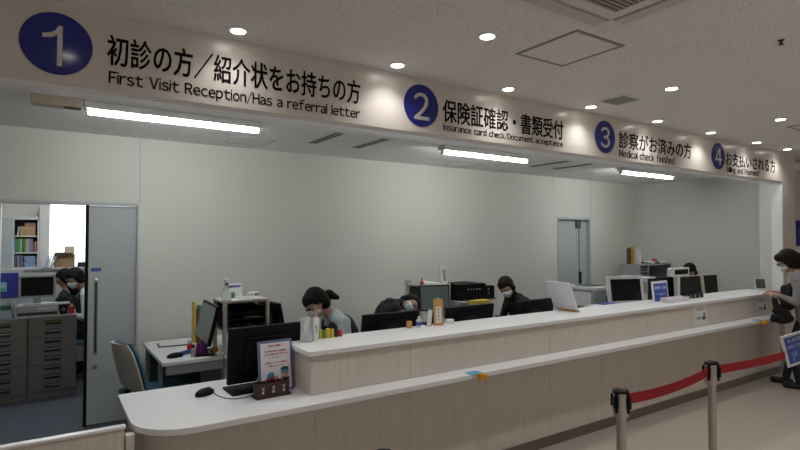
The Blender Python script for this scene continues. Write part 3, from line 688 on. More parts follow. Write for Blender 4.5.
# ------------------------------------------------------------------ office desks
def desk(x0, x1, y0, y1, label, ped=None):
    t = thing('office_desk', label, 'desk', ((x0 + x1) / 2, (y0 + y1) / 2, 0)); w, d = (x1 - x0) / 2, (y1 - y0) / 2
    MB().box(-w, w, -d, d, DT - 0.028, DT, bev=0.003).done('desk_top', M_TOP, t)
    MB().box(-w + 0.03, w - 0.03, -d + 0.012, -d + 0.03, DT - 0.10, DT - 0.029).done('front_apron', M_GREY, t)
    for sx in (-w + 0.02, w - 0.045):
        for sy in (-d + 0.26, d - 0.07): MB().box(sx, sx + 0.03, sy, sy + 0.04, 0.0, DT - 0.029).done('leg', M_GREY, t)
    MB().box(-w + 0.05, w - 0.05, d - 0.03, d - 0.015, 0.12, DT - 0.03).done('modesty_panel', M_DGREY, t)
    if ped:
        p = MB().box(ped[0] - t.location.x, ped[1] - t.location.x, -d + 0.045, d - 0.2, 0.04, DT - 0.030, bev=0.003).done('pedestal', M_GREY, t)
        for k in range(3):
            MB().box(ped[0] - t.location.x + 0.01, ped[1] - t.location.x - 0.01, -d + 0.035, -d + 0.044, 0.07 + k * 0.2, 0.255 + k * 0.2).done('drawer', M_FRAME, t)
    return t
desk(0.745, 1.93, 4.32, 5.28, 'white office desk with the beige rack and grey drawers', (1.20, 1.55))
desk(3.02, 4.15, 4.28, 5.28, 'white office desk behind the counter with the second beige rack')
desk(7.42, 8.45, 4.62, 5.32, 'white office desk in the far corner under the steel shelf')

def rack(x0, x1, y0, y1, z0, z1, label):
    t = thing('desktop_rack', label, 'desk rack', ((x0 + x1) / 2, (y0 + y1) / 2, z0)); w, d, h = (x1 - x0) / 2, (y1 - y0) / 2, z1 - z0
    MB().box(-w, w, -d, d, h - 0.018, h, bev=0.002).done('rack_top', M_BEIGE, t)
    for xa, xb in ((-w, -w + 0.03), (w - 0.026, w)):
        for ya, yb in ((-d, -d + 0.028), (d - 0.028, d)): MB().box(xa, xb, ya, yb, 0, h - 0.019).done('post', M_BEIGE, t)
    MB().box(-w + 0.031, w - 0.027, -d, d, h * 0.40, h * 0.40 + 0.012).done('shelf', M_GREY, t)
    MB().box(-w + 0.031, w - 0.027, d - 0.012, d, h * 0.42 + 0.006, h - 0.02).done('back_panel', M_DGREY, t)
    return t
rack(1.195, 1.575, 4.33, 4.65, DT, 1.142, 'beige desktop rack stacked with black letter trays')
rack(3.46, 3.885, 4.78, 5.06, DT, 1.128, 'beige desktop rack behind the green-grey screen')
for k in range(4):
    z = 0.945 + k * 0.042
    t = thing('letter_tray', 'black letter tray inside the beige desktop rack', 'letter tray', (1.385, 4.44, z if k else 0.902), 0, 'black letter trays in the beige rack')
    if k == 0: t.location.z = DT + 0.1832
    else: t.location.z = DT + 0.1832 + k * 0.046
    MB().box(-0.145, 0.145, -0.13, 0.13, 0, 0.004).box(-0.145, -0.141, -0.13, 0.13, 0.004, 0.030).box(0.141, 0.145, -0.13, 0.13, 0.004, 0.045).box(-0.141, 0.141, 0.126, 0.13, 0.004, 0.045).box(-0.145, -0.139, -0.13, -0.124, 0.004, 0.0455).box(-0.141, 0.141, -0.13, -0.127, 0.004, 0.012).done('tray_body', M_BLACK, t)
    if k in (0, 2): MB().box(-0.09 + 0.04 * k, 0.12, -0.12, 0.10, 0.0045, 0.012).done('papers', M_GREY if k == 0 else M_PAPER, t)
# on top of the rack
RT = 1.142
t = thing('paper_stack', 'loose white papers on top of the beige rack', 'papers', (1.40, 4.45, RT))
MB().box(-0.15, 0.13, -0.13, 0.10, 0, 0.006, mtx=Matrix.Rotation(0.08, 4, 'Z')).done('lower_sheets', M_PAPER, t)
MB().box(-0.06, 0.12, -0.10, 0.10, 0.0065, 0.011, mtx=Matrix.Rotation(-0.1, 4, 'Z')).done('upper_sheets', M_WHITE, t)
t = thing('pump_bottle', 'tall white bottle with a dark spot on top of the beige rack', 'bottle', (1.235, 4.40, RT))
MB().lathe([(0.030, 0), (0.032, 0.01), (0.032, 0.06), (0.018, 0.11), (0.017, 0.15), (0.019, 0.155), (0.017, 0.172), (0.005, 0.175)]).done('bottle_body', M_WHITE, t, True)
MB().box(-0.012, 0.012, -0.0215, -0.014, 0.128, 0.142, bev=0.002).done('dark_window', M_DARK, t)
MB().box(-0.045, 0.03, -0.05, -0.035, 0, 0.075, mtx=Matrix.Rotation(R(-8), 4, 'X')).done('side_card', M_PAPER, t)
t = thing('desk_calendar', 'white card with blue and red print standing on the beige rack', 'card', (1.345, 4.55, RT))
MB().box(-0.068, 0.068, -0.003, 0.003, 0, 0.125, mtx=Matrix.Rotation(R(-8), 4, 'X')).box(-0.068, 0.068, -0.003, 0.0, 0, 0.118, mtx=Matrix.Translation((0, 0.04, 0)) @ Matrix.Rotation(R(10), 4, 'X')).done('card', M_PAPER, t)
g = MB()
for i in range(5): g.sph((-0.045 + i * 0.023, -0.0035, 0.098), (0.012, 0.0015, 0.010), 10)
for v in g.bm.verts: v.co = Matrix.Rotation(R(-8), 4, 'X') @ v.co
g.done('blue_print', M_PBLUE, t)
g = MB().sph((-0.028, -0.0045, 0.093), (0.010, 0.0012, 0.008), 10)
for v in g.bm.verts: v.co = Matrix.Rotation(R(-8), 4, 'X') @ v.co
g.done('red_print', M_REDP, t)
t = thing('green_cup', 'small green tub in front of the printed card on the rack', 'tub', (1.305, 4.46, RT + 0.012))
MB().lathe([(0.018, 0), (0.021, 0.04), (0.020, 0.045)]).done('tub', M_GREEN, t, True)
t = thing('tape_dispenser', 'pale tape dispenser on the right of the rack top', 'dispenser', (1.50, 4.53, RT))
MB().box(-0.05, 0.05, -0.025, 0.025, 0, 0.045, bev=0.008).done('dispenser_body', M_WHITE, t)
MB().box(0.012, 0.022, -0.027, -0.024, 0.015, 0.035).box(0.030, 0.040, -0.027, -0.024, 0.015, 0.035).done('slots', M_DARK, t)

# things on the first desk
t = thing('computer_mouse', 'black mouse on the front edge of the white office desk', 'mouse', (0.865, 4.47, DT), 0.2)
MB().sph((0, 0, 0.012), (0.065, 0.035, 0.026), 18).done('mouse_body', M_BLACK, t, True)
for v in t.children[0].data.vertices: v.co.z = max(v.co.z, 0.001)
MB().box(0.030, 0.042, -0.003, 0.003, 0.030, 0.036, bev=0.001).done('scroll_wheel', M_DGREY, t)
t = thing('clipboard', 'dark clipboard with white paper at the back of the desk', 'clipboard', (0.95, 5.02, DT), -0.1)
MB().box(-0.12, 0.12, -0.09, 0.09, 0, 0.006).done('board', M_DARK, t)
MB().box(-0.11, 0.115, -0.08, 0.09, 0.0065, 0.012).done('paper', M_PAPER, t)
t = thing('stapler', 'blue stapler behind the black mouse on the desk', 'stapler', (0.955, 4.54, DT), 0.3)
MB().box(-0.05, 0.05, -0.012, 0.012, 0, 0.010, bev=0.002).done('base', M_BBLUE, t)
MB().box(-0.05, 0.045, -0.010, 0.010, 0.012, 0.032, mtx=Matrix.Rotation(R(-4), 4, 'Y'), bev=0.003).done('arm', M_PBLUE, t)
t = thing('glue_bottle', 'red bottle with white cap standing on the desk', 'bottle', (1.0, 4.60, DT))
MB().lathe([(0.020, 0), (0.021, 0.005), (0.021, 0.065), (0.018, 0.07)]).done('bottle_body', M_REDP, t, True)
MB().lathe([(0.018, 0.07), (0.019, 0.072), (0.019, 0.10), (0.012, 0.105)]).done('bottle_cap', M_WHITE, t, True)
t = thing('glue_bottle', 'clear grey bottle with dark cap beside the purple pen cup', 'bottle', (0.99, 4.42, DT))
MB().lathe([(0.019, 0), (0.020, 0.005), (0.020, 0.06), (0.010, 0.07)]).done('bottle_body', M_GREY, t, True)
MB().lathe([(0.011, 0.07), (0.012, 0.072), (0.009, 0.095)]).done('bottle_cap', M_DARK, t, True)
t = thing('pen_cup', 'purple pen cup crowded with coloured pens on the desk', 'pen cup', (1.060, 4.46, DT))
MB().lathe([(0.036, 0), (0.040, 0.085), (0.036, 0.085), (0.033, 0.006)]).done('cup', M_PURPLE, t, True)
for i, (x, y, m, h) in enumerate(((0.0, 0.0, M_YEL, 0.14), (-0.02, 0.01, M_REDP, 0.12), (0.02, 0.0, M_DARK, 0.13), (-0.005, -0.015, M_PURPLE, 0.12), (0.015, 0.018, M_DARK, 0.125))):
    tag(MB().cyl((x, y, 0.01), (x * 1.4, y * 1.4, h), 0.006, n=8).done('pen', m, None, True, loc=(1.06, 4.46, DT)), ['yellow', 'red', 'thick black', 'purple', 'slim black'][i] + ' pen standing in the purple cup on the desk', 'pen', 'pens in the purple cup')
t = thing('tape_dispenser', 'amber tape dispenser beside the purple pen cup', 'tape dispenser', (1.145, 4.40, DT), 0.3)
MB().box(-0.045, 0.045, -0.02, 0.02, 0, 0.018, bev=0.003).done('base', M_BROWN, t)
MB().cyl((0.0, -0.012, 0.038), (0.0, 0.012, 0.038), 0.026, n=24).done('tape_roll', mat('amber_tape', (0.40, 0.15, 0.03), 0.35), t, True)
tag(MB().box(-0.03, 0.03, -0.02, 0.02, 0, 0.03, bev=0.003).done('eraser_box', M_WHITE, None, loc=(1.17, 4.335, DT)), 'small white box at the desk edge below the beige rack', 'box')
cable = MB().tube([(1.19, 4.36, DT + 0.01), (1.19, 4.288, DT + 0.004), (1.19, 4.282, DT - 0.06), (1.185, 4.285, 0.45), (1.19, 4.29, 0.2), (1.20, 4.29, 0.01)], 0.004)
tag(cable.done('power_cable', M_DGREY), 'grey cable hanging down the front of the white desk', 'cable')
# upright folders behind the first monitor
for i, (x, w, hh, m, l) in enumerate(((1.125, 0.016, 0.36, M_YEL, 'tall yellow folder standing at the back of the desk'), (1.145, 0.018, 0.30, mat('maroon_folder', (0.16, 0.02, 0.02), 0.6), 'maroon folder next to the tall yellow one'),
                                      (1.173, 0.026, 0.33, mat('teal_folder', (0.12, 0.25, 0.22), 0.6), 'teal folder between the maroon and white ones'), (1.205, 0.024, 0.31, M_PAPER, 'white folder partly behind the grey screen'))):
    o = MB().box(-w / 2, w / 2, -0.05, 0.05, 0, hh, bev=0.002).done('folder', m, None, loc=(x, 5.02, DT))
    tag(o, l, 'folder', 'upright folders on the desk')

# second desk: things on the rack, black scanner, yellow tray
RT2 = 1.128
t = thing('spray_bottle', 'small red bottle on top of the second rack', 'bottle', (3.53, 4.85, RT2))
MB().lathe([(0.022, 0), (0.022, 0.028), (0.010, 0.045), (0.009, 0.068), (0.004, 0.075)]).done('bottle_body', M_REDP, t, True)
MB().lathe([(0.023, 0), (0.024, 0.002), (0.0235, 0.012), (0.022, 0.013)]).done('label_band', M_DARK, t, True)
t = thing('paper_stack', 'curling white papers on top of the second rack', 'papers', (3.69, 4.90, RT2))
MB().grid(lambda u, v: (-0.13 + 0.20 * u, -0.08 + 0.16 * v, 0.012 + 0.04 * (1 - u) * v), 6, 4, 0.006).done('curled_sheet', M_PAPER, t)
MB().box(-0.12, 0.12, -0.10, 0.10, 0, 0.008).done('flat_sheets', M_WHITE, t)
t = thing('price_stand', 'white upright holder with grey print on top of the second rack', 'stand', (3.825, 4.82, RT2))
MB().box(-0.045, 0.045, -0.012, 0.012, 0, 0.195, mtx=Matrix.Rotation(R(-8), 4, 'Y'), bev=0.003).done('holder_body', M_PAPER, t)
MB().box(-0.018, 0.028, -0.014, -0.012, 0.03, 0.165, mtx=Matrix.Rotation(R(-8), 4, 'Y')).done('printed_strip', M_GREY, t)
MB().box(-0.09, -0.03, -0.004, 0.004, 0.0, 0.12, mtx=Matrix.Rotation(R(22), 4, 'Y')).done('side_flap', M_WHITE, t)
t = thing('document_scanner', 'black document scanner with a row of buttons behind the second desk', 'scanner', (4.20, 4.84, DT + 0.22), 0.0)
MB().box(-0.285, 0.28, -0.16, 0.18, 0, 0.15, bev=0.008).done('body', M_BLACK, t)
MB().box(-0.29, 0.13, -0.17, 0.19, 0.151, 0.185, bev=0.008).done('lid', M_BLACK, t)
g = MB()
for i in range(5): g.box(-0.15 + i * 0.045, -0.13 + i * 0.045, -0.163, -0.159, 0.115, 0.130)
g.box(0.17, 0.19, -0.163, -0.159, 0.10, 0.12).box(0.17, 0.19, -0.163, -0.159, 0.06, 0.08).done('buttons', M_GREY, t)
t = thing('grey_cabinet', 'grey two-shelf unit under the black scanner', 'shelf unit', (4.12, 4.86, DT))
MB().box(-0.31, 0.32, -0.15, 0.15, 0.20, 0.219, bev=0.002).done('shelf_top', M_GREY, t)
MB().box(-0.31, -0.29, -0.15, 0.15, 0, 0.199).done('side_panel', M_GREY, t)
MB().box(-0.02, 0.0, -0.15, 0.15, 0, 0.199).done('divider', M_WHITE, t)
# desk 2 ends at x=4.15, the unit's right half stands on a cabinet of its own
t.location.x = 4.22
t2 = thing('filing_pedestal', 'grey filing pedestal beside the second desk behind the clerk', 'cabinet', (4.32, 4.86, 0))
MB().box(-0.16, 0.16, -0.22, 0.22, 0, DT - 0.001, bev=0.003).done('cabinet_body', M_GREY, t2)
MB().box(-0.15, 0.15, -0.228, -0.221, 0.06, 0.33).done('drawer', M_FRAME, t2)
MB().box(-0.15, 0.15, -0.228, -0.221, 0.36, 0.68).done('drawer', M_FRAME, t2)
t = thing('paper_wad', 'white papers sticking out beside the black scanner', 'papers', (3.96, 4.64, DT + 0.0), 0)
MB().box(-0.11, 0.13, -0.08, 0.04, 0.0, 0.19).done('tray_stack', M_GREY, t)
MB().grid(lambda u, v: (-0.12 + 0.22 * u, -0.10 + 0.12 * v, 0.200 + 0.03 * (1 - u)), 5, 2, 0.008).done('loose_sheet', M_PAPER, t)
t = thing('yellow_tray', 'yellow card box in front of the black scanner', 'box', (3.98, 4.40, DT))
MB().box(-0.10, 0.115, -0.06, 0.06, 0.0, 0.255, bev=0.003).done('box_body', M_YEL, t)
MB().box(-0.08, 0.095, -0.062, -0.060, 0.13, 0.235).done('front_card', mat('yellow_card', (0.45, 0.36, 0.10), 0.7), t)
# wall socket
t = thing('wall_socket', 'white wall outlet plate with two dark openings on the back wall', 'outlet', (3.715, BY, 1.09))
MB().box(-0.055, 0.055, -0.008, 0, -0.035, 0.055, bev=0.002).done('plate', M_FRAME, t)
MB().box(-0.040, -0.006, -0.010, -0.008, -0.015, 0.035).box(0.008, 0.042, -0.010, -0.008, -0.015, 0.035).done('openings', M_GREY, t)
MB().box(-0.050, 0.055, -0.012, 0, -0.12, -0.045, bev=0.002).done('lower_cover', M_WHITE, t)

# ------------------------------------------------------------------ far corner shelf
t = thing('steel_shelf', 'grey steel desk shelf in the far corner stacked with papers', 'shelf', (8.02, 4.92, DT))
MB().box(-0.42, 0.43, -0.16, 0.20, 0.505, 0.525).done('shelf_top', M_GREY, t)
for x in (-0.42, -0.20, 0.415): MB().box(x, x + 0.015, -0.16, 0.20, 0, 0.504).done('side_panel', M_GREY, t)
MB().box(-0.404, 0.414, 0.185, 0.20, 0, 0.504).done('back_panel', M_DGREY, t)
for k in range(5): MB().box(-0.404, -0.201, -0.15, 0.18, 0.26 + k * 0.05, 0.264 + k * 0.05).done('tray', M_WHITE, t)
ST = DT + 0.525
for i, (x, w, hh, m, l) in enumerate(((7.640, 0.030, 0.25, mat('brown_book', (0.10, 0.045, 0.03), 0.6), 'dark brown folder at the near end of the steel shelf'), (7.70, 0.035, 0.27, mat('ochre_book', (0.42, 0.27, 0.06), 0.6), 'ochre folder next to the dark brown one'),
                                      (7.745, 0.04, 0.27, M_YEL, 'yellow folder next to the ochre one'), (7.83, 0.05, 0.24, M_WHITE, 'white folder right of the yellow one'), (7.90, 0.05, 0.22, M_PAPER, 'white folder at the right end of the row'))):
    tag(MB().box(-w / 2, w / 2, -0.03, 0.03, 0, hh, bev=0.002).done('folder', m, None, loc=(x, 4.98, ST)), l, 'folder', 'folders on the far steel shelf')
t = thing('paper_stack', 'untidy heap of papers on the far steel shelf', 'papers', (8.20, 4.88, ST))
MB().grid(lambda u, v: (-0.20 + 0.35 * u, -0.10 + 0.2 * v, 0.004 + 0.045 * abs(math.sin(5 * u + v))), 12, 3, 0.008).done('curled_sheets', M_PAPER, t)
MB().box(-0.22, 0.16, -0.11, 0.10, 0, 0.003).done('flat_sheets', M_DGREY, t)
tag(MB().box(-0.05, 0.05, -0.03, 0.03, 0, 0.03, mtx=Matrix.Rotation(0.4, 4, 'Z'), bev=0.004).done('red_pouch', M_REDP, None, loc=(8.06, 4.80, ST + 0.055)), 'small red pouch on the papers of the steel shelf', 'pouch')
tag(MB().box(-0.08, 0.07, -0.04, 0.04, 0, 0.02, bev=0.003).done('black_case', M_DARK, None, loc=(8.00, 5.02, ST + 0.002)), 'flat black case among the papers on the steel shelf', 'case')

# wall sign past the pillar
t = thing('hall_sign', 'blue wall sign just past the corner pillar', 'sign', (8.62, 3.05, 1.72))
MB().box(-0.12, 0.30, -0.02, 0, -0.18, 0.17).done('sign_panel', M_BLUE, t)
MB().box(-0.12, 0.30, -0.022, -0.02, -0.20, -0.18).done('white_edge', M_PAPER, t)
lettering('sign_writing', '4', -0.02, 0.06, -0.05, 0.09, -0.02, M_WTEXT, t, bold=0.01)

# ------------------------------------------------------------------ office chairs
def office_chair(loc, rz, label, first=[None]):
    if first[0] is not None: return dup(first[0], label, loc, rz)
    t = thing('office_chair', label, 'chair', loc, rz, 'blue office chairs')    # sitter faces local +X
    g = MB()
    for k in range(5):
        a = 2 * PI * k / 5 + 0.3
        g.cyl((0, 0, 0.10), (0.28 * math.cos(a), 0.28 * math.sin(a), 0.065), 0.022, 0.014, n=10)
    g.cyl((0, 0, 0.07), (0, 0, 0.13), 0.032); g.done('star_base', M_BLACK, t, True)
    for k in range(5):
        a = 2 * PI * k / 5 + 0.3; x, y = 0.28 * math.cos(a), 0.28 * math.sin(a)
        MB().cyl((x - 0.02 * math.sin(a), y + 0.02 * math.cos(a), 0.028), (x + 0.02 * math.sin(a), y - 0.02 * math.cos(a), 0.028), 0.027).done('caster', M_BLACK, t, True)
    MB().cyl((0, 0, 0.12), (0, 0, 0.40), 0.022).done('column', M_DGREY, t, True)
    MB().box(-0.10, 0.10, -0.08, 0.08, 0.39, 0.42, bev=0.005).done('mechanism', M_BLACK, t)
    MB().box(-0.19, 0.26, -0.225, 0.225, 0.42, 0.475, bev=0.024).done('seat', M_TEAL, t, True)
    def back(off):
        def fn(u, v):
            w = 0.215 * (0.80 + 0.20 * math.sin(PI * min(1, 0.15 + v * 0.85))) * (1 - 0.25 * max(0, v - 0.85) / 0.15)
            y = (u - 0.5) * 2 * w
            x = -0.235 - 0.055 * v * v + 0.05 * (1 - v) ** 2 + 0.05 * (2 * (u - 0.5)) ** 2 + off
            if v < 0.25: x += 0.09 * ((0.25 - v) / 0.25) ** 2
            return (x, y, 0.45 + 0.42 * v)
        return fn
    MB().grid(back(0.012), 14, 14, 0.022).done('backrest', M_TEAL, t, True)
    MB().grid(back(-0.018), 14, 14, 0.014).done('back_shell', mat('ivory_shell', (0.52, 0.50, 0.44), 0.45, noise=0.02), t, True)
    MB().box(-0.20, -0.06, -0.03, 0.03, 0.395, 0.418).box(-0.22, -0.19, -0.03, 0.03, 0.395, 0.50).done('back_bracket', M_BLACK, t)
    first[0] = t
    return t
office_chair((0.73, 4.56, 0), R(14), 'empty blue office chair with ivory back shell at the left desk')
office_chair((2.26, 4.08, 0), PI, 'blue office chair under the clerk bowing with tied hair')
office_chair((2.62, 4.54, 0), R(-15), 'blue office chair under the clerk with white mask facing down')
office_chair((4.62, 4.30, 0), R(170), 'blue office chair under the clerk sitting left of the wide monitor')
office_chair((8.02, 4.10, 0), PI, 'blue office chair under the clerk behind the far dark monitors')

# ------------------------------------------------------------------ people
def remeshed(name, prims, mats, voxel, parent, shrink=0, mtx=None, smooth_iter=3):
    """prims: (p0, r0, p1, r1, material index). One continuous skin grown around them."""
    g = MB()
    for p0, r0, p1, r1, mi in prims:
        p0, p1 = Vector(p0), Vector(p1)
        if (p1 - p0).length < 1e-4: g.sph(p0, r0, 18); continue
        g.cyl(p0, p1, r0, r1, n=18); g.sph(p0, r0, 18); g.sph(p1, r1, 18)
    me = bpy.data.meshes.new('tmp'); g.bm.to_mesh(me); g.bm.free()
    o = bpy.data.objects.new('tmp', me); COL.objects.link(o)
    md = o.modifiers.new('r', 'REMESH'); md.mode = 'VOXEL'; md.voxel_size = voxel; md.use_smooth_shade = True
    ms = o.modifiers.new('s', 'SMOOTH'); ms.iterations = smooth_iter; ms.factor = 0.5
    dg = bpy.context.evaluated_depsgraph_get()
    out = bpy.data.meshes.new_from_object(o.evaluated_get(dg))
    bpy.data.objects.remove(o); bpy.data.meshes.remove(me)
    out.name = name; out.materials.clear()
    for m in mats: out.materials.append(m)
    n = len(out.polygons); ce = np.empty(n * 3); out.polygons.foreach_get('center', ce); ce = ce.reshape(-1, 3)
    best = np.full(n, 1e9); idx = np.zeros(n, dtype=np.int32)
    for p0, r0, p1, r1, mi in prims:
        a, q = np.array(p0), np.array(p1); ab = q - a; L = max(ab @ ab, 1e-9)
        tt = np.clip((ce - a) @ ab / L, 0, 1); dd = np.linalg.norm(ce - (a + tt[:, None] * ab), axis=1) - (r0 + (r1 - r0) * tt)
        k = dd < best; best[k] = dd[k]; idx[k] = mi
    out.polygons.foreach_set('material_index', idx); out.shade_smooth(); out.update()
    ob = bpy.data.objects.new(name, out); COL.objects.link(ob)
    if parent is not None: ob.parent = parent
    return ob

def ik(a, c, l1, l2, pole):
    a, c, pole = Vector(a), Vector(c), Vector(pole); d = c - a; L = min(d.length, (l1 + l2) * 0.999)
    u = d.normalized(); x = (l1 * l1 - l2 * l2 + L * L) / (2 * L); h = math.sqrt(max(l1 * l1 - x * x, 0))
    pv = pole - u * pole.dot(u); pv.normalize()
    return a + u * x + pv * h, a + u * L

def hand(pr, wrist, direc, palm_n, side, mi, curl=0.5, s=1.0):
    """palm, four bent fingers of unequal length and a thumb"""
    d = Vector(direc).normalized(); n = Vector(palm_n); n = (n - d * n.dot(d)).normalized(); l = d.cross(n) * side
    w = Vector(wrist)
    for k, o in enumerate((-0.027, -0.009, 0.009, 0.027)):
        base = w + d * 0.085 * s + l * o * s
        pr.append((w + d * 0.01 + l * o * 0.5, 0.017 * s, base, 0.0115 * s, mi))
        ln = (0.062, 0.076, 0.072, 0.056)[3 - k] * s
        c = curl
        p1 = base + (d * math.cos(c * 0.7) + n * math.sin(c * 0.7)) * ln * 0.5
        p2 = p1 + (d * math.cos(c * 1.7) + n * math.sin(c * 1.7)) * ln * 0.5
        pr.append((base, 0.0095 * s, p1, 0.0088 * s, mi)); pr.append((p1, 0.0088 * s, p2, 0.0078 * s, mi))
    tb = w + d * 0.03 * s + l * 0.026 * s
    t1 = tb + (d * 0.6 + l * 0.75 + n * 0.3).normalized() * 0.036 * s; t2 = t1 + (d * 0.85 + l * 0.2 + n * 0.45).normalized() * 0.03 * s
    pr.append((tb, 0.014 * s, t1, 0.011 * s, mi)); pr.append((t1, 0.011 * s, t2, 0.009 * s, mi))

def person(label, pelvis, face, chest_off, head_off, nose, hands, seated=True, mats=None, hairkind='bob', vest=True, mask=True, feet=None, scale=0.93, poles=None, voxel=0.008, group=None, curl=0.7):
    """face: heading; chest_off/head_off in local (forward, left, up) from the pelvis; nose: local direction the face looks in"""
    mats = mats or [M_SKIN, M_SHIRT, M_TROUSER]
    t = thing('person', label, 'person', pelvis, face, group); s = scale
    V = Vector
    pel = V((0, 0, 0)); ch = V(chest_off) * s; hd = V(head_off) * s
    sp = (ch - pel).normalized(); neck = ch + sp * 0.13 * s
    lx = V((0, 1, 0)); fw = lx.cross(sp).normalized() * 1.0    # forward, perpendicular to the spine
    P = []
    # trunk, flattened: two parallel chains
    for q in (-1, 1):
        P.append((pel + lx * 0.075 * q * s, 0.105 * s, pel + sp * 0.16 * s + lx * 0.055 * q * s, 0.092 * s, 2))
        P.append((pel + sp * 0.14 * s + lx * 0.055 * q * s, 0.092 * s, ch + lx * 0.075 * q * s, 0.105 * s, 1))
        P.append((ch + lx * 0.07 * q * s, 0.10 * s, neck - sp * 0.03 * s + lx * 0.06 * q * s, 0.065 * s, 1))
    shs = []
    for q in (-1, 1):
        sh = ch + sp * 0.065 * s + lx * 0.165 * q * s; shs.append(sh)
        P.append((neck - sp * 0.01 + lx * 0.03 * q, 0.048 * s, sh, 0.058 * s, 1))
    nz = V(nose).normalized(); up = (hd - neck).normalized(); up = (up - nz * up.dot(nz)).normalized(); sd = up.cross(nz)
    P.append((neck - sp * 0.02, 0.050 * s, hd - up * 0.05 * s - nz * 0.02 * s, 0.046 * s, 0 if (vest or not seated) else 1))
    # head
    hc = hd
    P.append((hc + up * 0.022 * s - nz * 0.018 * s, 0.084 * s, hc + up * 0.020 * s + nz * 0.018 * s, 0.076 * s, 0))
    P.append((hc + nz * 0.02 * s, 0.070 * s, hc - up * 0.055 * s + nz * 0.030 * s, 0.050 * s, 0))
    P.append((hc - up * 0.06 * s + nz * 0.035 * s, 0.045 * s, hc - up * 0.082 * s + nz * 0.055 * s, 0.025 * s, 0))
    P.append((hc + nz * 0.088 * s, 0.010 * s, hc - up * 0.032 * s + nz * 0.107 * s, 0.014 * s, 0))
    P.append((hc - up * 0.055 * s + nz * 0.085 * s + sd * 0.012, 0.008 * s, hc - up * 0.055 * s + nz * 0.085 * s - sd * 0.012, 0.008 * s, 0))
    for q in (-1, 1):
        P.append((hc + sd * 0.078 * q * s + up * 0.012 * s, 0.013 * s, hc + sd * 0.076 * q * s - up * 0.022 * s, 0.010 * s, 0))
    # arms
    for i, q in enumerate((-1, 1)):
        pole = poles[i] if poles else (-0.3, 0.5 * q, -1)
        el, wr = ik(shs[i], hands[i][0], 0.27 * s, 0.24 * s, pole)
        P.append((shs[i], 0.056 * s, el, 0.043 * s, 1)); P.append((el, 0.043 * s, el.lerp(wr, 0.75), 0.034 * s, 1)); P.append((el.lerp(wr, 0.72), 0.028 * s, wr, 0.024 * s, 0))
        hand(P, wr, hands[i][1], hands[i][2], q, 0, curl, s)
    # legs
    for i, q in enumerate((-1, 1)):
        hip = pel + lx * 0.085 * q * s
        if seated: kn = hip + V((0.40 * s, 0.02 * q, 0.01)); an = V((kn.x + 0.02, kn.y, -pelvis[2] + 0.085))
        else:
            an = V((feet[i][0], feet[i][1], -pelvis[2] + 0.075)); kn, an = ik(hip, an, 0.40 * s, 0.42 * s, (1, 0, 0))
        P.append((hip, 0.088 * s, kn, 0.060 * s, 2)); P.append((kn, 0.060 * s, an, 0.040 * s, 2))
        fz = -pelvis[2] + 0.035
        P.append((V((an.x - 0.03, an.y, fz)), 0.033, V((an.x + 0.12, an.y + 0.01 * q, fz - 0.005)), 0.028, 2))
        sh_ = [(V((an.x - 0.035, an.y, fz)), 0.035, V((an.x + 0.12, an.y + 0.01 * q, fz)), 0.0345, 0)]
        remeshed('shoe', sh_, [M_DARK], 0.009, t)
    P = [(tuple(a), b, tuple(c), d_, m) for a, b, c, d_, m in P]
    remeshed('body', P, mats, voxel, t)
    # hair: a cap set back from the face
    H = [(hc + up * 0.042 * s - nz * 0.030 * s, 0.092 * s, hc + up * 0.045 * s + nz * 0.012 * s, 0.078 * s, 0)]
    H.append((hc + up * 0.02 * s - nz * 0.045 * s, 0.085 * s, hc - up * 0.045 * s - nz * 0.045 * s, 0.068 * s, 0))
    for q in (-1, 1):
        H.append((hc + sd * 0.050 * q * s + up * 0.03 * s, 0.046 * s, hc + sd * 0.062 * q * s - up * (0.045 if hairkind != 'tied' else 0.0) * s - nz * 0.02 * s, 0.034 * s, 0))
        H.append((hc + sd * 0.035 * q * s + up * 0.078 * s + nz * 0.040 * s, 0.026 * s, hc + sd * 0.068 * q * s + up * 0.03 * s + nz * 0.025 * s, 0.018 * s, 0))
    if hairkind == 'full':
        H += [(hc + up * 0.055 * s - nz * 0.03 * s, 0.112 * s, hc + up * 0.085 * s + nz * 0.055 * s, 0.052 * s, 0), (hc - nz * 0.075 * s + up * 0.02 * s, 0.095 * s, hc - up * 0.055 * s - nz * 0.075 * s, 0.062 * s, 0)]
    if hairkind == 'tied':
        b0 = hc - nz * 0.105 * s - up * 0.035 * s
        H += [(b0, 0.030 * s, b0 - nz * 0.035 * s + up * 0.005, 0.045 * s, 0), (b0 - nz * 0.04 * s, 0.042 * s, b0 - nz * 0.075 * s - up * 0.07 * s, 0.020 * s, 0)]
    if hairkind == 'long':
        H += [(hc - nz * 0.06 * s, 0.088 * s, hc - up * 0.20 * s - nz * 0.07 * s, 0.075 * s, 0)]
    hr = remeshed('hair', [(tuple(a), b, tuple(c), d_, m) for a, b, c, d_, m in H], [M_HAIR], 0.009, t, smooth_iter=2)
    # eyes
    for q in (-1, 1):
        MB().sph(hc + sd * 0.030 * q * s + nz * 0.086 * s + up * 0.008 * s, (0.011 * s), 10).done('eye', M_DARK, t, True)
    if mask:
        K = [(hc - up * 0.030 * s + nz * 0.082 * s, 0.034 * s, hc - up * 0.068 * s + nz * 0.066 * s, 0.034 * s, 0)]
        for q in (-1, 1): K.append((hc - up * 0.048 * s + nz * 0.070 * s + sd * 0.018 * q * s, 0.034 * s, hc - up * 0.050 * s + nz * 0.045 * s + sd * 0.036 * q * s, 0.028 * s, 0))
        remeshed('face_mask', [(tuple(a), b, tuple(c), d_, m) for a, b, c, d_, m in K], [M_MASK], 0.007, t)
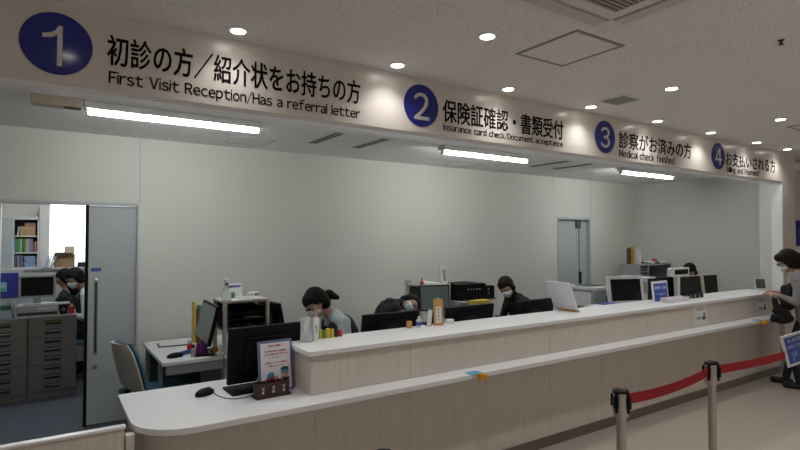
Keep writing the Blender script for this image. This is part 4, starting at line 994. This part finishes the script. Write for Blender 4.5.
    if vest:
        G = []
        for q in (-1, 1):
            G.append((pel + sp * 0.08 * s + lx * 0.065 * q * s, 0.110 * s, pel + sp * 0.16 * s + lx * 0.055 * q * s, 0.106 * s, 0))
            G.append((pel + sp * 0.14 * s + lx * 0.055 * q * s, 0.106 * s, ch + lx * 0.070 * q * s, 0.115 * s, 0))
            G.append((ch + lx * 0.062 * q * s, 0.108 * s, neck - sp * 0.030 * s + lx * 0.058 * q * s, 0.064 * s, 0))
        remeshed('vest', [(tuple(a), b, tuple(c), d_, m) for a, b, c, d_, m in G], [M_VEST], 0.010, t)
        cl = [(neck - sp * 0.01 * s + lx * 0.045 * s, 0.026 * s, neck - sp * 0.055 * s + fw * 0.085 * s + lx * 0.02 * s, 0.016 * s, 0), (neck - sp * 0.01 * s - lx * 0.045 * s, 0.026 * s, neck - sp * 0.055 * s + fw * 0.085 * s - lx * 0.02 * s, 0.016 * s, 0), (neck - fw * 0.04 * s + lx * 0.03 * s, 0.028 * s, neck - fw * 0.04 * s - lx * 0.03 * s, 0.028 * s, 0)]
        remeshed('collar', [(tuple(a), b, tuple(c), d_, m) for a, b, c, d_, m in cl], [M_SHIRT], 0.008, t)
    return t, dict(neck=neck, chest=ch, head=hc, shoulders=shs, sp=sp, fw=fw, up=up, nz=nz, sd=sd)

D, L_ = (0, 0, -1), (1, 0, 0)
person('clerk with tied black hair bowing over the desk, pale blouse and black vest', (2.29, 4.08, 0.56), PI, (0.20, 0, 0.34), (0.40, -0.02, 0.545), (0.80, 0.12, -0.66),
       [((0.42, -0.16, 0.20), (1, 0.3, -0.15), D), ((0.46, 0.16, 0.20), (1, -0.3, -0.15), D)], hairkind='tied', scale=1.0)
person('clerk hunched face down with a white mask, dark vest, behind the wide monitor', (2.68, 4.55, 0.56), R(-10), (0.20, 0, 0.37), (0.46, -0.02, 0.455), (0.0, -0.88, -0.45),
       [((0.46, -0.16, 0.19), (1, 0.3, -0.15), D), ((0.48, 0.16, 0.19), (1, -0.3, -0.15), D)], hairkind='bob', mats=[M_SKIN, M_VEST, M_TROUSER], vest=False)
person('clerk in a dark cardigan and mask looking down beside the yellow box', (4.60, 4.28, 0.55), R(172), (0.13, 0, 0.36), (0.31, 0.0, 0.59), (0.74, 0.42, -0.55),
       [((0.38, -0.14, 0.20), (1, 0.3, -0.15), D), ((0.42, 0.14, 0.20), (1, -0.3, -0.15), D)], hairkind='bob', mats=[M_SKIN, M_VEST, M_TROUSER], vest=False)
person('clerk mostly hidden behind the dark monitors below the steel shelf', (8.06, 4.10, 0.56), PI, (0.12, 0, 0.37), (0.30, 0.0, 0.65), (0.8, 0.2, -0.55),
       [((0.42, -0.14, 0.19), (1, 0.3, -0.15), D), ((0.42, 0.14, 0.19), (1, -0.3, -0.15), D)], hairkind='bob')

# visitor standing at the far end of the counter
coat = mat('grey_jacket', (0.22, 0.22, 0.225), 0.85, noise=0.10, nscale=35)
VP = (6.99, 2.41, 0.80)
vt, J = person('elderly visitor in grey jacket and mask standing at the counter with a black bag', VP, R(110), (0.06, 0, 0.36), (0.185, 0.0, 0.625), (0.88, 0.05, -0.36),
       [((0.28, -0.06, 0.23), (0.9, 0.3, 0.1), (0, 0.3, -1)), ((0.27, 0.10, 0.22), (0.8, -0.4, 0.1), (0, -0.5, -1))], seated=False, mats=[M_SKIN, coat, M_TROUSER], hairkind='full', vest=False, feet=[(0.20, -0.09), (0.08, 0.09)], scale=0.92)
s = 0.92; G = []; pel = Vector((0, 0, 0)); lx = Vector((0, 1, 0))
for q in (-1, 1):
    G.append((lx * 0.080 * q * s - J['sp'] * 0.27, 0.125 * s, lx * 0.085 * q * s - J['sp'] * 0.08, 0.115 * s, 0))
    G.append((lx * 0.085 * q * s - J['sp'] * 0.10, 0.118 * s, J['sp'] * 0.16 * s + lx * 0.062 * q * s, 0.105 * s, 0))
    G.append((J['sp'] * 0.14 * s + lx * 0.062 * q * s, 0.105 * s, J['chest'] + lx * 0.078 * q * s, 0.115 * s, 0))
    G.append((J['chest'] + lx * 0.072 * q * s, 0.112 * s, J['neck'] - J['sp'] * 0.035 * s + lx * 0.065 * q * s, 0.070 * s, 0))
    G.append((J['neck'] - J['sp'] * 0.015 + lx * 0.035 * q, 0.052 * s, J['shoulders'][(q + 1) // 2], 0.066 * s, 0))
remeshed('jacket', [(tuple(a), b, tuple(c), d_, m) for a, b, c, d_, m in G], [coat], 0.010, vt)
n0 = J['neck']
remeshed('scarf', [(tuple(n0 + lx * 0.05 + J['sp'] * 0.012), 0.035, tuple(n0 - lx * 0.05 + J['sp'] * 0.012), 0.035, 0), (tuple(n0 + J['fw'] * 0.05 + lx * 0.03), 0.03, tuple(n0 + J['fw'] * 0.09 - J['sp'] * 0.08), 0.025, 0)], [mat('pale_scarf', (0.42, 0.40, 0.41), 0.85, noise=0.06)], 0.008, vt)
g = MB()
for q in (-1, 1):
    c = J['head'] + J['nz'] * 0.096 + J['up'] * 0.010 + J['sd'] * 0.032 * q
    g.box(-0.004, 0.004, -0.022, 0.022, -0.015, 0.015, mtx=Matrix.Translation(c), bev=0.003)
    a = c + J['sd'] * 0.018 * q; g.cyl(a, J['head'] + J['sd'] * 0.074 * q - J['nz'] * 0.005 + J['up'] * 0.012, 0.003, n=8)
g.done('glasses', M_DARK, vt)

# black bag hanging from the visitor's arm
bag = thing('shoulder_bag', 'crumpled black bag hanging from the visitor arm against the counter', 'bag', (6.74, 2.56, 0.70), R(115))
bag_m = mat('black_nylon', (0.012, 0.012, 0.014), 0.5, spec=0.2, noise=0.3, nscale=25, bump=0.4)
from mathutils import noise as mnoise
def blob(prims, name, m, par, vx=0.009):
    o = remeshed(name, prims, [m], vx, par)
    for v in o.data.vertices:
        v.co += v.normal * (mnoise.noise(v.co * 14) * 0.020 + mnoise.noise(v.co * 35) * 0.007)
    return o
bag.scale = (0.66, 0.7, 0.78)
blob([((-0.12, 0, 0.10), 0.050, (0.10, 0, 0.09), 0.06, 0), ((-0.07, 0.0, 0.16), 0.05, (0.08, 0, 0.2), 0.05, 0), ((-0.03, 0, 0.15), 0.065, (0.06, 0, 0.24), 0.05, 0), ((-0.11, 0, 0.08), 0.035, (-0.02, 0, 0.055), 0.05, 0), ((0.06, 0, 0.24), 0.05, (0.10, 0, 0.34), 0.04, 0), ((0.02, 0, 0.06), 0.05, (0.11, 0, 0.07), 0.05, 0)], 'pouch', bag_m, bag)
MB().tube([(0.02, -0.01, 0.22), (0.0, -0.015, 0.30), (0.03, -0.01, 0.37), (0.07, 0, 0.36), (0.11, 0.01, 0.34)], 0.009).done('handle', bag_m, bag, True)
coatdrape = thing('folded_coat', 'dark coat draped over the visitor forearm above the bag', 'coat', (6.84, 2.50, 0.82), R(115))
coatdrape.scale = (0.75, 0.9, 0.9)
blob([((0.02, 0, 0.08), 0.045, (0.04, 0, 0.26), 0.045, 0), ((0.04, 0, 0.26), 0.045, (0.02, 0.0, 0.33), 0.035, 0), ((0.09, -0.01, 0.10), 0.045, (0.09, -0.01, 0.30), 0.04, 0), ((0.10, -0.01, -0.05), 0.04, (0.09, -0.01, 0.15), 0.045, 0)], 'cloth', mat('black_coat', (0.014, 0.014, 0.02), 0.9, noise=0.2, bump=0.5, nscale=15), coatdrape)

# ------------------------------------------------------------------ back room seen through the door
struct('wall_back_room', MB().box(-4.5, 2.5, 8.6, 8.7, 0, OC), M_WALL)
struct('wall_back_room_right', MB().box(2.4, 2.5, BY + 0.12, 8.6, 0, OC), M_WALL)
wd = thing('window_1', 'bright window with a white roller blind in the back room', 'window', (0, 0, 0)); wd['kind'] = 'structure'
MB().box(0.06, 1.6, 8.565, 8.575, 1.26, 2.35).done('blind', mat('backlit_blind', (0.95, 0.98, 1.0), 0.8, emit=2.2), wd)
MB().box(0.03, 0.06, 8.555, 8.6, 1.26, 2.38).box(1.6, 1.63, 8.555, 8.6, 1.26, 2.38).box(0.06, 1.6, 8.555, 8.6, 2.35, 2.38).done('window_frame', M_WHITE, wd)
g = MB()
for z in (1.50, 1.62, 1.74, 1.86): g.box(0.06, 1.6, 8.562, 8.565, z, z + 0.004)
g.done('blind_battens', M_WHITE, wd)
t = thing('ledge_cabinet', 'long low white cabinet under the back room window', 'cabinet', (0.4, 8.32, 0))
MB().box(-0.82, 1.2, -0.20, 0.22, 0.0, 1.245).done('cabinet_body', M_WHITE, t)
MB().box(-0.84, 1.22, -0.23, 0.22, 1.246, 1.272, bev=0.002).done('ledge', M_FRAME, t)
for k in range(4): MB().box(-0.81 + k * 0.5, -0.32 + k * 0.5, -0.212, -0.201, 0.08, 1.22).done('door', M_FRAME, t)
LT = 1.272
t = thing('tall_bookcase', 'white bookcase with three shelves in the back room', 'bookcase', (-0.20, 8.30, LT))
MB().box(-0.27, -0.125, -0.17, 0.18, 0, 0.63).done('glass_door', mat('frosted_door', (0.42, 0.48, 0.48), 0.3), t)
MB().box(-0.124, -0.112, -0.17, 0.18, 0, 0.63).box(0.126, 0.140, -0.17, 0.18, 0, 0.63).done('side_panel', M_WHITE, t)
MB().box(-0.112, 0.126, 0.165, 0.18, 0, 0.61).done('back_panel', M_DGREY, t)
MB().box(-0.124, 0.14, -0.17, 0.18, 0.61, 0.645).done('top_panel', M_WHITE, t)
for z in (0.0, 0.185, 0.395): MB().box(-0.112, 0.126, -0.17, 0.165, z, z + 0.012).done('shelf', M_WHITE, t)
t = thing('wall_cupboard', 'white cupboard panel between the bookcase and the bright window', 'cupboard', (-0.02, 8.45, LT))
MB().box(-0.038, 0.045, -0.10, 0.10, 0, 0.80, bev=0.002).done('cupboard_body', M_WHITE, t)
MB().box(-0.036, -0.030, -0.104, -0.1, 0.02, 0.75).done('door_edge', M_FRAME, t)
# books on its shelves
cols = [(0.10, 0.28, 0.42), (0.08, 0.30, 0.05), (0.10, 0.35, 0.06), (0.5, 0.52, 0.5), (0.06, 0.22, 0.05), (0.12, 0.33, 0.06), (0.48, 0.45, 0.36), (0.45, 0.45, 0.38), (0.22, 0.26, 0.48), (0.24, 0.28, 0.5), (0.35, 0.06, 0.10), (0.45, 0.30, 0.12)]
nm = ['blue', 'dark green', 'green', 'white', 'deep green', 'bright green', 'cream', 'pale cream', 'violet-blue', 'lilac', 'crimson', 'tan']
x = -0.308
for i, c in enumerate(cols):
    w = 0.0155; hh = 0.17 if i < 10 else 0.12 + 0.02 * (i == 11)
    tag(MB().box(0, w, -0.12, 0.10, 0, hh).done('binder', mat('binder_%s' % nm[i].replace(' ', '_').replace('-', '_'), c, 0.6), None, loc=(x, 8.27, LT + 0.197)), nm[i] + ' binder on the middle shelf of the bookcase', 'binder', 'binders on the bookcase middle shelf')
    x += 0.0190
for i in range(5):
    c = [(0.16, 0.14, 0.25), (0.12, 0.10, 0.18), (0.3, 0.32, 0.4), (0.1, 0.1, 0.16), (0.2, 0.2, 0.3)][i]
    tag(MB().box(0, 0.015, -0.12, 0.10, 0, 0.15).done('binder', mat('lowbinder_%s' % 'abcde'[i], c, 0.6), None, loc=(-0.308 + i * 0.0175, 8.27, LT + 0.012)), ['plum', 'darkest', 'pale grey', 'near black', 'slate'][i] + ' binder on the lowest shelf of the bookcase', 'binder', 'binders on the bookcase lowest shelf')
for i in range(4):
    tag(MB().box(-0.06, 0.06, -0.10, 0.10, 0, 0.034, mtx=Matrix.Rotation(0.06 * (-1) ** i, 4, 'Z'), bev=0.002).done('file_box', mat('pale_blue_file', (0.25, 0.36, 0.58), 0.6), None, loc=(-0.148, 8.26, LT + 0.0125 + i * 0.0345)), ['bottom', 'second lowest', 'second highest', 'top'][i] + ' pale blue file of the flat pile in the bookcase', 'file', 'pale blue files piled in the bookcase')
t = thing('cardboard_box', 'brown cardboard box on the top shelf of the bookcase', 'box', (-0.180, 8.26, LT + 0.407))
MB().box(-0.075, 0.085, -0.11, 0.10, 0, 0.115).done('carton', M_CARD, t)
MB().box(-0.028, 0.083, -0.11, 0.10, 0.116, 0.160).done('smaller_carton', mat('red_brown_card', (0.34, 0.18, 0.13), 0.8), t)
tag(MB().box(-0.006, 0.006, -0.10, 0.08, 0, 0.11, mtx=Matrix.Rotation(R(6), 4, 'Y')).done('white_binder', M_PAPER, None, loc=(-0.278, 8.26, LT + 0.408)), 'thin white binder leaning beside the cardboard box', 'binder')
# on the ledge
t = thing('cardboard_box', 'open brown cardboard box with raised flaps on the window ledge', 'box', (0.21, 8.25, LT))
MB().box(-0.105, 0.125, -0.12, 0.12, 0, 0.17).done('carton', M_CARD, t)
MB().box(-0.10, 0.10, -0.004, 0.004, 0, 0.09, mtx=Matrix.Translation((0.0, -0.12, 0.172)) @ Matrix.Rotation(R(75), 4, 'X')).done('flap', mat('pale_card', (0.60, 0.52, 0.42), 0.8), t)
MB().box(-0.05, 0.07, -0.004, 0.004, 0, 0.10, mtx=Matrix.Translation((0.06, 0.10, 0.172)) @ Matrix.Rotation(R(-10), 4, 'X')).done('flap', mat('pale_card', (0.60, 0.52, 0.42), 0.8), t)
for i in range(6):
    tag(MB().box(-0.008, 0.008, -0.09, 0.09, 0, 0.15, mtx=Matrix.Rotation(R(4 + 3 * i), 4, 'Y')).done('leaning_file', [M_PAPER, M_WHITE, mat('lavender_file', (0.42, 0.44, 0.56), 0.7)][i % 3], None, loc=(-0.015 + i * 0.020, 8.16, LT + 0.001 + 0.0015 * i)), 'pale file leaning against the cardboard box on the ledge', 'file', 'pale files leaning on the window ledge')
t = thing('desk_phone', 'small dark phone on the ledge right of the open cardboard box', 'phone', (0.415, 8.20, LT))
MB().box(-0.05, 0.05, -0.05, 0.05, 0, 0.035, bev=0.004).done('phone_base', M_DARK, t)
MB().cyl((-0.05, -0.02, 0.05), (0.05, -0.02, 0.05), 0.014).done('handset', M_DARK, t, True)

# blue poster on a panel at the left of the back room
t = thing('pin_board', 'grey screen with a blue poster standing behind the drawers', 'pin board', (-0.36, 7.35, 0))
MB().box(-0.25, 0.165, -0.012, 0.012, 0.05, 1.30).done('board', M_FRAME, t)
MB().box(-0.25, 0.125, -0.016, -0.012, 0.985, 1.262).done('blue_poster', mat('poster_navy', (0.03, 0.035, 0.30), 0.5), t)
MB().box(-0.14, 0.02, -0.018, -0.016, 1.06, 1.16).done('white_slip', mat('pale_slip', (0.35, 0.52, 0.62), 0.6), t)
MB().box(-0.13, 0.01, -0.020, -0.018, 1.065, 1.10).done('green_slip', mat('green_slip', (0.05, 0.45, 0.25), 0.6), t)
for sx in (-0.24, 0.14): MB().box(sx, sx + 0.02, -0.15, 0.15, 0, 0.05).done('foot', M_GREY, t)

# drawer cabinets
def drawer_cabinet(x0, label, first=[None]):
    if first[0] is not None: return dup(first[0], label, (x0 + 0.2115, 6.84, 0))
    t = thing('drawer_cabinet', label, 'cabinet', (x0 + 0.2115, 6.84, 0), 0, 'taupe drawer cabinets in the back room')
    MB().box(-0.211, 0.211, -0.205, 0.24, 0.0, 0.838, bev=0.003).done('cabinet_body', M_CAB, t)
    for k in range(8):
        z = 0.075 + k * 0.0925
        dr = MB().box(-0.205, 0.205, -0.2165, -0.2055, z, z + 0.0895, bev=0.001).done('drawer', M_CAB, t)
        MB().box(-0.068, 0.072, -0.219, -0.2166, z + 0.028, z + 0.076).done('handle_recess', M_DARK, dr)
        hb = MB().box(-0.062, 0.066, -0.228, -0.2191, z + 0.054, z + 0.066, bev=0.001).done('handle', M_STEEL if k != 7 else mat('brass_card', (0.20, 0.13, 0.03), 0.5), dr)
    first[0] = t; return t
drawer_cabinet(-0.126, 'taupe eight-drawer cabinet, the whole one nearer the sliding door')
drawer_cabinet(-0.552, 'taupe eight-drawer cabinet cut by the left door frame, handles just showing')
CT = 0.838
t = thing('desktop_computer', 'flat grey computer case lying on the drawer cabinet', 'computer', (-0.03, 6.90, CT))
MB().box(-0.20, 0.165, -0.15, 0.17, 0, 0.105, bev=0.004).done('case', M_GREY, t)
MB().box(-0.19, 0.155, -0.1525, -0.150, 0.012, 0.035).done('lower_grille', M_DARK, t)
MB().box(-0.02, 0.15, -0.1535, -0.150, 0.055, 0.09).done('drive_front', M_FRAME, t)
monitor('computer_monitor', 'grey framed monitor standing on the flat computer in the back room', (-0.055, 6.88, CT + 0.105), 0, 0.325, 0.235, shell=M_GREY, tilt=2, lift=0.075, thick=0.03, bez=0.02)
t = thing('keyboard', 'white keyboard resting on top of the flat computer', 'keyboard', (0.10, 6.80, CT + 0.106), -0.05)
MB().box(-0.11, 0.135, -0.04, 0.04, 0, 0.016, bev=0.003).done('key_tray', M_WHITE, t)
g = MB()
for i in range(11):
    for j in range(3): g.box(-0.10 + i * 0.021, -0.083 + i * 0.021, -0.032 + j * 0.022, -0.015 + j * 0.022, 0.0165, 0.020)
g.done('keys', M_FRAME, t)
t = thing('desk_speaker', 'small black speaker on the cabinet right of the flat computer', 'speaker', (0.182, 6.80, CT))
MB().box(-0.035, 0.035, -0.04, 0.04, 0, 0.095, bev=0.006).done('speaker_box', M_BLACK, t)
MB().cyl((0, -0.0405, 0.05), (0, -0.043, 0.05), 0.022).done('cone', M_DGREY, t, True)
t = thing('red_pencil_pot', 'crimson pot with a yellow top at the cabinet corner', 'pot', (0.252, 6.78, CT))
MB().box(-0.030, 0.028, -0.025, 0.025, 0, 0.075, bev=0.004).done('pot', mat('crimson', (0.42, 0.02, 0.05), 0.5), t)
MB().lathe([(0.014, 0.075), (0.015, 0.09), (0.008, 0.105)], n=12).done('stopper', mat('tan_cap', (0.55, 0.42, 0.18), 0.5), t, True)
t = thing('letter_tray', 'pale blue paper tray at the left on the drawer cabinet', 'letter tray', (-0.33, 6.82, CT))
MB().box(-0.14, 0.065, -0.12, 0.14, 0, 0.075, bev=0.003).done('tray_body', mat('pale_blue_tray', (0.30, 0.38, 0.45), 0.5), t)
MB().box(-0.10, 0.05, -0.10, 0.1, 0.076, 0.13).done('pile', mat('dark_green_pile', (0.07, 0.14, 0.10), 0.7), t)
tag(MB().box(-0.008, 0.008, -0.12, 0.12, 0, 0.15, mtx=Matrix.Rotation(R(-9), 4, 'Y')).done('leaning_file', M_GREY, None, loc=(-0.235, 6.82, CT + 0.002)), 'grey file leaning against the flat computer', 'file')
person('back room worker in black vest, white blouse and pale mask, head bowed', (0.44, 7.36, 0.53), R(176), (0.02, 0, 0.40), (0.14, 0.02, 0.68), (0.80, 0.30, -0.50),
       [((0.22, -0.16, 0.25), (1, 0.2, -0.1), D), ((0.22, 0.16, 0.25), (1, -0.2, -0.1), D)], hairkind='bob', scale=0.95)
person('back room worker dressed in black sitting behind the masked worker', (0.25, 7.80, 0.50), R(165), (0.02, 0, 0.38), (0.04, 0.0, 0.70), (0.95, 0.0, -0.35),
       [((0.35, -0.12, 0.22), (1, 0.2, -0.1), D), ((0.35, 0.12, 0.22), (1, -0.2, -0.1), D)], mats=[M_SKIN, M_VEST, M_TROUSER], hairkind='long', mask=False)
office_chair((0.52, 7.36, 0), R(176), 'blue office chair under the back room worker with the mask')
office_chair((0.26, 7.80, 0), R(165), 'blue office chair under the back room worker in black')
# strip light of the back room
dup([o for o in bpy.data.objects if o.name == 'fluorescent_batten'][0], 'strip light on the back room ceiling, out of sight', (-0.6, 6.9, OC))
